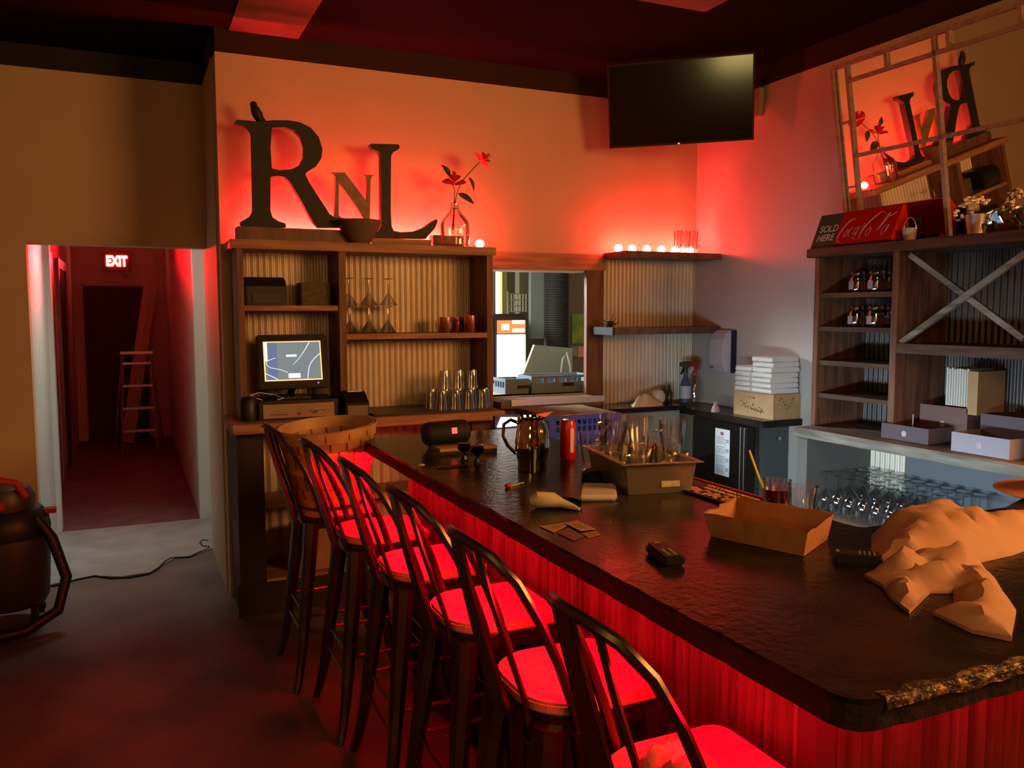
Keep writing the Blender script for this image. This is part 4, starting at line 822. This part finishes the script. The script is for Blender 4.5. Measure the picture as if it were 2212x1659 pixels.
def tray(x0,x1,y0,y1,z0,z1,label,m_):
    o=thing('plastic_bin',((x0+x1)/2,(y0+y1)/2,z0),label,'bin'); b=MB(); t=.004
    b.box(x0,x0+t,y0,y1,z0,z1).box(x1-t,x1,y0,y1,z0,z1).box(x0+t,x1-t,y0,y0+t,z0,z1).box(x0+t,x1-t,y1-t,y1,z0,z1).box(x0+t,x1-t,y0+t,y1-t,z0,z0+t); b.build('body',m_,o); 
    MB().lathe([(.014,0),(.014,.001)],(x0-.001,(y0+y1)/2,(z0+z1)/2),14,Matrix.Rotation(-PI/2,3,'Y')).build('round_mark',mat('bin_mark',(.55,.5,.55),.5),o); return o
tray(3.25,3.43,2.64,2.90,1.0005,1.075,'left purple-grey bin on the counter behind the bill spike',M_mauve); tray(3.22,3.42,2.235,2.50,1.0005,1.085,'right pale lilac bin at the front of the counter',mat('lilac_plastic',(.42,.38,.45),.5))
tray(3.42,3.6,2.58,2.83,1.0005,1.165,'brown bin at the back of the counter, under the white papers',mat('brown_bin',(.22,.12,.1),.5)); tray(3.40,3.58,2.06,2.50,1.0005,1.155,'long grey-purple bin at the back right of the counter',M_mauve)
tag(MB().lathe([(0,0),(.015,0),(.02,.04),(0,.042)],(3.39,2.752,1.001),14,cap=False).build('white_cup',M_paper,smooth=True),'small white cup in front of the brown bin','cup'); bpy.data.objects['white_cup'].location.z=.115; bpy.data.objects['white_cup'].location.z=0
o=thing('bill_spike',(3.30,2.766,1.001),'thin upright metal bill spike with a round foot on the counter','bill spike'); MB().lathe([(0,0),(.042,0),(.04,.004),(.006,.007),(0,.007)],o.location,24,cap=False).build('foot',M_steel,o,smooth=True); MB().tube([o.location+Vector((0,0,.005)),o.location+Vector((0,0,.125))],.0025,6).build('spike',mat('bright_steel',(.8,.8,.8),.4,.6),o)
# wine glasses under the counter
def wine(p,label):
    o=thing('wine_glass',p,label,'wine glass','upturned wine glasses under the counter')
    MB().lathe([(.030,0),(.036,.035),(.037,.05),(.03,.085),(.012,.105),(.0045,.112),(.0035,.185),(.028,.192),(.033,.195),(.028,.196),(0,.197)],p,16,cap=False).build('body',M_glassw,o,smooth=True); return o
g0=None; rown=['front','second','third','fourth','back']; 
for c_ in range(9):
    for r in range(5):
        y=3.235-.083*c_-(.02 if r%2 else 0); x=3.245+.082*r
        if x>3.59: continue
        l='upturned wine glass under the counter, %s row, %s from the left'%(rown[r],['first','second','third','fourth','fifth','sixth','seventh','eighth','ninth'][c_])
        if g0 is None: g0=wine(Vector((x,y,.5785)),l)
        else: dup(g0,(x,y,.5785),None,l)
# ================================================================ corner: towels on box, bottles, dispenser
Z=.9655
o=thing('cardboard_box',(3.5,3.95,Z),'cardboard box with faded printing on the corner counter, full of folded towels','cardboard box')
bx0,bx1,by0,by1,bh=3.43,3.634,3.845,4.20,.155
b=MB(); t=.004
b.box(bx0,bx0+t,by0,by1,Z,Z+bh).box(bx1-t,bx1,by0,by1,Z,Z+bh-.004).box(bx0+t,bx1-t,by0,by0+t,Z,Z+bh-.006).box(bx0+t,bx1-t,by1-t,by1,Z,Z+bh).box(bx0+t,bx1-t,by0+t,by1-t,Z,Z+t); b.build('carton',M_card,o)
M_ink=mat('box_ink',(.16,.08,.03),.8); b=MB(); Fb=frame(Vector((bx0-.001,(by0+by1)/2,Z)),(0,-1,0),(0,0,1)); r_=random.Random(12)
b.box(-.05,.0,.118,.121,0,.0008,M=Fb).box(-.0,.016,.112,.122,0,.0008,M=Fb)
for i in range(26):
    u=-.11+.2*i/26; v=.085-.03*abs(math.sin(i*.9))-.0012*i*1.0; b.box(u,u+r_.uniform(.003,.009),v,v+r_.uniform(.003,.016),0,.0008,M=Fb)
for i in range(16): u=-.02+.12*i/16; b.box(u,u+.005,.05-.001*i,.055-.001*i,0,.0008,M=Fb)
b.build('faded_print',M_ink,o)
b=MB(); Fb=frame(Vector((bx0+.1,by0-.001,Z)),(1,0,0),(0,0,1))
for i in range(12): u=-.07+.13*i/12; v=.09+.03*math.sin(i*.7); b.box(u,u+.007,v,v+.004+.004*(i%3),0,.0008,M=Fb)
b.build('side_print',M_ink,o)
def towel(x,y,z,rz,label,sy=.13,sx=.205,h=.029):
    b=MB(); n=10; vs=[];fs=[]
    prof=[(-sx/2,0),(-sx/2-.006,h*.3),(-sx/2,h*.55),(-sx/2-.004,h*.8),(-sx/2+.01,h),(0,h*1.03),(sx/2-.01,h),(sx/2,h*.6),(sx/2-.004,.0)]
    k=len(prof)
    for i in range(n+1):
        yy=-sy/2+sy*i/n
        for q,(a,c_) in enumerate(prof): vs.append((a+.003*noise.noise(Vector((q*.7,yy*30,z*90))),yy,c_+.0025*noise.noise(Vector((q*.9,yy*25,z*50+9)))))
    for i in range(n):
        for q in range(k-1): fs.append((i*k+q,i*k+q+1,(i+1)*k+q+1,(i+1)*k+q))
        fs.append((i*k+k-1,i*k,(i+1)*k,(i+1)*k+k-1))
    fs+= [tuple(range(k))[::-1],tuple(n*k+q for q in range(k))]
    b.add(vs,fs)
    o=b.build('folded_towel',M_towel,None,smooth=True); o.location=(x,y,z); o.rotation_euler=(0,0,rz); 
    return tag(o,label,'towel','folded white towels stacked on the cardboard box')
zz=Z+bh+.0005; on=['lowest','second lowest','third lowest','fourth lowest','fifth lowest','topmost']
MB().box(bx0+.006,bx1-.006,by0+.006,by1-.006,Z+.006,Z+bh-.001).build('packing_fill',M_card,o)
for i in range(5): towel(3.52+rnd.uniform(-.006,.006),4.10,zz+.0305*i,rnd.uniform(-.05,.05),on[i if i<4 else 5]+' folded white towel in the left stack on the cardboard box',.14)
for i in range(7): towel(3.52+rnd.uniform(-.008,.008),3.93,zz+.031*i,rnd.uniform(-.06,.06),(on[:5]+['sixth from the bottom','topmost'])[i]+' folded white towel in the right stack on the cardboard box',.17)
# striped bottle cluster
tag(MB().lathe([(0,0),(.03,0),(.026,.02),(.012,.05),(.02,.062),(0,.066)],(3.40,4.34,Z),14,cap=False).build('striped_shaker',mat('striped_red',(.55,.15,.15),.5,noise_s=60,col2=(.6,.6,.62)),smooth=True),'small red and white striped holder at the front of the corner slab','holder')
Z2=.9855
o=thing('spray_bottle',(3.53,4.74,Z2),'clear spray bottle with a red and white trigger by the corner','spray bottle'); L=Vector(o.location)
def spray(o,L,mb_,mh,tr,sc=1):
    MB().lathe([(0,0),(.036,0),(.038,.01),(.036,.12),(.02,.165),(.013,.18),(.013,.205),(0,.205)],L,20,cap=False).build('bottle',mb_,o,smooth=True)
    MB().lathe([(.0,.2),(.016,.2),(.016,.23),(0,.23)],L,16,cap=False).build('collar',mh,o,smooth=True)
    b=MB(); b.prism([(-.05,.25),(-.045,.275),(.02,.285),(.035,.26),(.015,.23),(-.012,.23),(-.02,.245)],lambda x,z:L+Vector((x,-.011,z)),lambda x,z:L+Vector((x,.011,z))); b.build('spray_head',mh,o,bevel=.003)
    b=MB(); b.prism([(-.02,.248),(-.03,.22),(-.045,.195),(-.038,.192),(-.02,.215),(-.01,.24)],lambda x,z:L+Vector((x,-.006,z)),lambda x,z:L+Vector((x,.006,z))); b.build('trigger',tr,o)
spray(o,L,M_glassw,M_redm,M_white)
o=thing('spray_bottle',(3.44,4.72,Z2),'blue-grey spray bottle with a white label, left of the clear one','spray bottle'); L=Vector(o.location)
spray(o,L,mat('blue_bottle',(.08,.1,.2),.4),mat('dark_sprayer',(.07,.08,.07),.5),M_black); MB().lathe([(.0385,.03),(.0385,.115)],L,20,cap=False).build('white_label',mat('bottle_label',(.6,.62,.68),.5),o,smooth=True)
for i,(x,y,l) in enumerate(((3.29,4.76,'left small dark sauce bottle beside the blue-grey spray bottle'),(3.35,4.78,'right small dark sauce bottle beside the blue-grey spray bottle'))):
    o=thing('sauce_bottle',(x,y,Z2),l,'bottle'); L=Vector(o.location); MB().lathe([(0,0),(.02,0),(.022,.01),(.022,.07),(.012,.085),(.01,.1),(0,.1)],L,16,cap=False).build('body',mat('sauce_dark_%d'%i,(.05,.045,.03),.15),o,smooth=True); MB().lathe([(0,.1),(.012,.1),(.011,.118),(0,.12)],L,12,cap=False).build('cap',M_green,o,smooth=True)
tag(MB().lathe([(0,0),(.035,0),(.052,.03),(.052,.06),(.038,.09),(.012,.1),(0,.1)],(3.22,4.73,Z2),22,cap=False).build('round_crock',mat('white_ceramic',(.7,.6,.5),.25),smooth=True),'small round white crock in front of the corrugated sheet','crock')
tag(heap('paper_napkin',[(2.96,4.62),(3.0,4.72),(3.1,4.78),(3.18,4.72),(3.2,4.63),(3.08,4.6)],Z2,lambda x,y,d:min(.07,d*1.6)*(.7+.9*abs(nz(x,y,18))),mat('cream_paper',(.65,.5,.3),.8),60,seed=3),'crumpled cream napkin beside the round crock','napkin')
p0,p1=ax(1545,715,3.60),ax(1585,805,3.60)
o=thing('soap_dispenser',(3.6,4.53,1.34),'white wall soap dispenser with a rounded front in the corner','soap dispenser')
b=MB(); b.prism([(3.638,1.20),(3.575,1.20),(3.545,1.25),(3.535,1.33),(3.545,1.42),(3.58,1.475),(3.638,1.485)],lambda x,z:Vector((x,4.45,z)),lambda x,z:Vector((x,4.61,z))); b.build('cover',mat('dispenser_white',(.6,.6,.66),.35),o,bevel=.012)
MB().box(3.548,3.556,4.55,4.57,1.35,1.39).build('window',M_dark,o); MB().lathe([(.022,0),(.022,.004)],(3.553,4.585,1.245),16,Matrix.Rotation(-PI/2,3,'Y')).build('push_button',mat('grey_button',(.25,.25,.28),.5),o); MB().box(3.6,3.638,4.440,4.449,1.2,1.48).build('shadow_line',mat('navy_shadow',(.01,.012,.045),.5),o)  # navy strip stands in for the shadow along the cover's side
# plant figurine on lower wall shelf
o=thing('iron_figurine',(2.79,4.68,1.5035),'small dark twiggy figurine at the left end of the lower wall shelf','figurine'); L=Vector(o.location); b=MB()
b.lathe([(0,0),(.02,0),(.026,.02),(.024,.04),(0,.045)],L+Vector((.02,0,0)),12,cap=False)
for q in ((-.05,.03),(-.04,.06),(.05,.05),(.07,.06),(.045,.09),(.07,.02),(.09,.035),(-.03,.01)): b.tube([L+Vector((.02,0,.025)),L+Vector((q[0]*.7+.01,0,q[1]*.7)),L+Vector((q[0],.0,q[1]))],[.004,.003,.002],5)
b.build('body',M_dark,o)
# ================================================================ blue crates and sink station
o=thing('sink_station',(2.3,4.3,0),'dark stainless work station between the bar and the serving window','work station')
MB().box(1.84,2.72,3.85,4.38,.0,.70).box(1.97,2.72,4.38,4.56,0,.70).build('cabinet',mat('dark_steel',(.06,.065,.06),.35,.7),o); MB().box(1.83,2.73,3.83,4.38,.70,.715).box(1.965,2.73,4.38,4.57,.70,.715).build('steel_top',M_steel,o)
def crate(z,label):
    x0,x1,y0,y1,h=2.03,2.47,4.0,4.44,.108; o=thing('glass_rack',(x0,y0,z),label,'rack','blue plastic glass racks'); b=MB(); t=.006
    for (a0,a1,c0,c1,ax_) in ((x0,x1,y0,y0+t,0),(x0,x1,y1-t,y1,0),(x0,x0+t,y0+t,y1-t,1),(x1-t,x1,y0+t,y1-t,1)):
        b.box(a0,a1,c0,c1,z,z+.02).box(a0,a1,c0,c1,z+h-.022,z+h).box(a0,a1,c0,c1,z+.048,z+.058)
        N=13
        for i in range(N+1):
            q=i/N
            if ax_==0: u=a0+(a1-a0-.012)*q; b.box(u,u+.012,c0+.0005,c1-.0005,z+.02,z+h-.022)
            else: u=c0+(c1-c0-.012)*q; b.box(a0+.0005,a1-.0005,u,u+.012,z+.02,z+h-.022)
    b.box(x0,x0+.03,y0-.006,y0,z,z+h).box(x1-.03,x1,y0-.006,y0,z,z+h).box(x0+t,x1-t,y0+t,y1-t,z,z+.004)
    b.build('body',M_blue,o); return o
c0=crate(.7155,'lowest blue plastic glass rack in the stack below the serving window'); dup(c0,(2.03,4.0,.7155+.1085),None,'middle blue plastic glass rack in the stack below the serving window'); dup(c0,(2.03,4.0,.7155+.217),None,'topmost blue plastic glass rack, with a cardboard sheet on it')
o=tag(MB().box(2.04,2.46,4.01,4.43,1.0415,1.046).build('cardboard_sheet',mat('cardboard_strips',(.5,.33,.2),.8,noise_s=14,col2=(.2,.1,.05),scale=(1,5,1))),'stained cardboard sheet on top of the blue racks','cardboard sheet')
o=thing('reflection_panel',(1.9,4.15,.96),'glowing white panel in place of a reflection between the shelving and the blue racks','light'); P=[ay(x,y,4.15) for x,y in ((1076,924),(1116,920),(1118,902),(1085,902))]  # added emissive panel on a stand, imitating the lit cooler's reflection in steel
b=MB(); b.add([p for p in P]+[p+Vector((0,.02,0)) for p in P],[(0,1,2,3),(7,6,5,4),(0,4,5,1),(1,5,6,2),(2,6,7,3),(3,7,4,0)]); b.build('reflection_glow',emis('white_reflection_glow',(.9,.97,1),2.2),o)
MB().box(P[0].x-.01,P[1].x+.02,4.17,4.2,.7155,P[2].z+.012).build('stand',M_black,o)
# ================================================================ kitchen beyond the window
o=thing('drinks_cooler',(2.9,6.5,0),'tall glowing drinks cooler seen through the serving window','drinks cooler')
cx0,cx1=ay(1068,700,6.5).x,ay(1140,700,6.5).x; z1=ay(1100,678,6.5).z
MB().box(cx0,cx1,6.52,7.1,0,z1).build('cabinet',M_black,o,bevel=.02); a,b_=ay(1075,692,6.5),ay(1134,812,6.5)
MB().box(a.x,b_.x,6.49,6.515,b_.z-.35,a.z-.12).build('lit_door',emis('cooler_white',(.95,1,1),4),o); 
b=MB().box(a.x,b_.x,6.49,6.515,a.z-.11,a.z); b.build('lit_sign',emis('cooler_orange',(1,.25,.07),1.5),o); MB().box(a.x+.03,a.x+.10,6.487,6.49,a.z-.08,a.z-.03).box(a.x+.13,b_.x-.01,6.487,6.49,a.z-.10,a.z-.07).box(a.x+.13,b_.x-.01,6.487,6.49,a.z-.03,a.z-.0).build('lit_sign_mark',emis('cooler_mark',(1,.9,.8),2.5),o)
def kb(name,px,Y,dy,m_,label,cat,bev=0): 
    a,c=ay(px[0],px[1],Y),ay(px[2],px[3],Y); return tag(MB().box(a.x,c.x,Y,Y+dy,min(a.z,c.z),max(a.z,c.z)).build(name,m_,bevel=bev),label,cat)
a,c=ay(1060,560,7.6),ay(1079,860,7.6)
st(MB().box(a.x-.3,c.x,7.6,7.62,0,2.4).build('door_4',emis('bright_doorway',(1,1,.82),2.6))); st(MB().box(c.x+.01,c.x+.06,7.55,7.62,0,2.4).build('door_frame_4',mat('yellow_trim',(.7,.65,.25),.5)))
kb('kitchen_pillar',(1122,560,1147,720),7.3,.1,M_kit,'olive-yellow wall section between the doorway and the grey panel','pillar')
o=thing('bread_rack',(3.0,7.2,0),'white wire rack in the kitchen behind the drinks cooler','rack'); a,c=ay(1099,634,7.2),ay(1150,690,7.2); b=MB()
for i in range(4): z=a.z-.055*i; b.box(a.x,c.x,7.2,7.215,z-.008,z)
for i in range(9): x=a.x+(c.x-a.x)*i/8; b.box(x-.004,x+.004,7.2,7.215,a.z-.17,a.z)
b.box(a.x-.01,a.x,7.2,7.22,0,a.z+.02); b.build('wire_rack',M_cream,o)
kb('grey_panel',(1147,560,1188,731),6.75,.05,mat('panel_greygreen',(.22,.25,.24),.5),'tall grey-green panel in the kitchen, right of the doorway','panel')
o=thing('flexible_duct',(3.5,6.6,1.2),'dark ribbed flexible duct hanging in the kitchen','duct'); a,c=ay(1190,575,6.6),ay(1239,758,6.6); a.z=2.6; R_=(c.x-a.x)/2; n=70; prof=[]
for i in range(n*2+1): prof.append((R_*(1 if i%2 else .93),c.z+(a.z+.1-c.z)*i/(n*2)))
MB().lathe(prof,((a.x+c.x)/2,6.6+R_,0),24).build('ribbed_duct',mat('duct_dark',(.04,.035,.03),.4),o)
kb('green_poster',(1237,678,1260,742),6.9,.01,mat('green_poster',(.3,.36,.04),.6,noise_s=7,col2=(.1,.22,.05)),'yellow-green poster on the kitchen wall right of the duct','poster')
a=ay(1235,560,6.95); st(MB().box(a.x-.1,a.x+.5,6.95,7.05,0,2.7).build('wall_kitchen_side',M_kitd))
kb('orange_card',(1249,748,1262,771),6.935,.012,mat('orange_card',(.7,.3,.15),.6),'small orange card on the kitchen wall under the poster','card'); kb('green_card',(1236,748,1248,770),6.935,.012,mat('green_card',(.2,.25,.2),.6),'grey-green card beside the orange card','card')
o=thing('kitchen_board',(2.8,5.6,1.1),'leaning grey-green board behind the dish racks in the window','board'); P=[ay(x,y,5.5) for x,y in ((1122,832),(1237,832),(1236,752),(1155,745))]
b=MB(); b.add(P+[p+Vector((0,.03,0)) for p in P],[(0,1,2,3),(7,6,5,4),(0,4,5,1),(1,5,6,2),(2,6,7,3),(3,7,4,0)]); b.build('board',mat('board_green',(.2,.22,.16),.5),o); b=MB().tube([ay(1208,830,5.45),ay(1215,775,5.45),ay(1224,762,5.45),ay(1231,790,5.45),ay(1233,830,5.45)],.006,6); tag(b.build('white_hose',M_white,smooth=True),'thin white bent hose in front of the grey-green board','hose')
o=thing('kitchen_counter',(2.6,5.4,0),'kitchen counter just inside the serving window','counter'); MB().box(1.6,3.6,5.21,5.85,0.9,1.065).build('counter_top',mat('kitchen_counter',(.1,.08,.06),.4),o)
def drack(x0,x1,y0,y1,z,h,label):
    o=thing('dish_rack',(x0,y0,z),label,'dish rack'); b=MB(); t=.008
    b.box(x0,x1,y0,y0+t,z,z+h*.62).box(x0,x1,y0,y0+t,z+h*.85,z+h).box(x0,x0+t,y0+t,y1,z,z+h*.4).box(x0,x0+t,y0+t,y1,z+h*.8,z+h).box(x1-t,x1,y0+t,y1,z,z+h).box(x0+t,x1-t,y1-t,y1,z,z+h).box(x0+t,x1-t,y0+t,y1-t,z,z+.01)
    for i in range(6): u=x0+(x1-x0-.03)*i/5; b.box(u,u+.03,y0+.001,y0+t-.001,z+h*.6,z+h*.86)
    for i in range(5): v=y0+t+(y1-y0-.03)*i/4*.95; b.box(x0+.001,x0+t-.001,v,v+.012,z+h*.4,z+h*.8)
    b.build('body',M_bluegrey,o); MB().box((x0+x1)/2+.0,(x0+x1)/2+.09,y0-.001,y0,z+h*.36,z+h*.56).build('hand_hole',M_dark,o)
drack(2.40,2.86,4.98,5.2,1.0655,.115,'grey-blue dish rack filling the front of the serving window'); drack(2.22,2.39,5.0,5.2,1.0655,.10,'smaller grey-blue dish rack at the left of the serving window')
# ================================================================ hallway
yE=11.3
o=thing('exit_sign',(-.11,11.69,2.2),'glowing red EXIT sign at the end of the hallway','exit sign'); cE=ay(252,565,11.66); 
MB().box(cE.x-.16,cE.x+.16,11.66,11.695,cE.z-.11,cE.z+.11).build('housing',mat('sign_housing',(.35,.1,.1),.5),o)
text('EXIT',.17,frame(cE+Vector((0,-.004,0)),(1,0,0),(0,0,1)),E_exit,o,bold=.008,ext=.002,sx=.68)
MB().lathe([(.03,0),(.03,.03),(0,.04)],(cE.x+.1,11.62,cE.z-.16),14,Matrix.Rotation(PI/2,3,'X')).build('lamp_head',M_steel,o)
lt=light('exit_sign_glow','AREA',(cE.x,11.6,cE.z),22,(1,.006,.010),.3,.2,aim=(cE.x,6,cE.z+.1),spread=24); lt.parent=None
M_lad=mat('ladder_fibreglass',(.45,.2,.12),.4)
o=thing('step_ladder',(.06,10.85,0),'aluminium step ladder standing open in the dark hallway','step ladder')
tp=1.62; 
for s in (-1,1):
    MB().tube([Vector((.065+s*.27,11.05,0)),Vector((.065+s*.155,10.85,1.12))],.02,6,flat=(1.3,.7)).build('rail',M_alu,o); MB().tube([Vector((.065+s*.19,10.62,0)),Vector((.065+s*.15,10.80,1.12))],.02,6,flat=(1.3,.7)).build('rail',M_alu,o)
for i in range(4): z=.22+.26*i; MB().box(.065-.17+.006*i,.065+.17-.006*i,10.63+.04*i,10.72+.04*i,z,z+.025).build('step',M_alu,o)
MB().box(-.11,.24,10.76,10.9,1.12,1.15).build('top_cap',M_alu,o)
for s in(-1,1): MB().tube([Vector((.065+s*.2,10.68,.1)),Vector((.065+s*.1,10.66,.22))],.008,5).build('foot_brace',M_alu,o)
P=[ay(x,y,11.0) for x,y in ((298,760),(317,760),(340,552),(326,552))]
b=MB(); b.add(P+[p+Vector((0,.03,0)) for p in P],[(0,1,2,3),(7,6,5,4),(0,4,5,1),(1,5,6,2),(2,6,7,3),(3,7,4,0)])
P[0].z-=0; o=thing('leaning_plank',(.2,11.0,0),'long reddish plank leaning against the right hallway wall behind the ladder','plank')
a0,a1=ay(282,870,11.25),ay(330,552,11.4); a0.z=.01
MB().tube([Vector((a0.x-.05,11.25,.02)),Vector((a1.x+.03,11.45,2.35))],.07,4,flat=(.25,1.1)).build('board',M_pale,o); bm_=b.bm; bm_.free()
# ================================================================ vacuum and cord
o=thing('shop_vacuum',(-.62,4.95,0),'dark wet and dry vacuum cleaner with red trim at the left edge','vacuum cleaner'); L=Vector(o.location)
MB().lathe([(0,.10),(.17,.10),(.19,.14),(.2,.3),(.205,.46),(.19,.5),(.0,.5)],L,28,cap=False).build('tank',mat('vacuum_grey',(.035,.03,.028),.45),o,smooth=True)
MB().lathe([(.205,.46),(.21,.5),(.2,.56),(.17,.6),(.0,.61)],L,28,cap=False).build('lid',M_black,o,smooth=True)
MB().lathe([(.0,.6),(.14,.6),(.145,.66),(.12,.71),(.05,.735),(0,.735)],L,24,cap=False).build('motor_head',mat('vacuum_brown',(.06,.05,.04),.4),o,smooth=True)
MB().tube([L+Vector(q) for q in ((-.12,-.1,.67),(-.08,-.12,.74),(.0,-.13,.77),(.07,-.12,.75),(.11,-.1,.67))],.018,8).build('carry_handle',M_redm,o,smooth=True)
MB().box(L.x+.18,L.x+.235,L.y-.03,L.y+.03,.56,.585).build('latch',M_redm,o); MB().box(L.x-.06,L.x+.02,L.y-.16,L.y-.14,.62,.66).build('switch_plate',M_redm,o)
MB().tube([L+Vector(q) for q in ((.15,-.1,.56),(.22,-.12,.45),(.28,-.16,.25),(.24,-.22,.1),(.1,-.30,.04),(-.1,-.34,.03),(-.3,-.3,.03))],.027,10).build('hose',M_black,o,smooth=True)
for k in range(4):
    a=PI/4+k*PI/2; q=L+Vector((.18*math.cos(a),.18*math.sin(a),0)); MB().lathe([(0,-.012),(.03,-.012),(.03,.012),(0,.012)],q+Vector((0,0,.03)),14,Matrix.Rotation(PI/2,3,'X'),cap=False).build('caster',M_black,o); MB().box(q.x-.015,q.x+.015,q.y-.02,q.y+.02,.055,.11).build('caster_mount',M_black,o)
cp=[az(x,y,.006) for x,y in ((100,1268),(127,1263),(165,1252),(205,1244),(240,1249),(280,1247),(320,1240),(340,1230),(355,1214),(370,1205),(410,1203),(430,1193),(448,1186),(452,1181),(438,1180),(432,1172),(438,1166),(450,1168))]
tag(MB().tube(cp,.0055,6).build('power_cord',M_black,smooth=True),'black power cord snaking over the floor at the hallway entrance','cord')
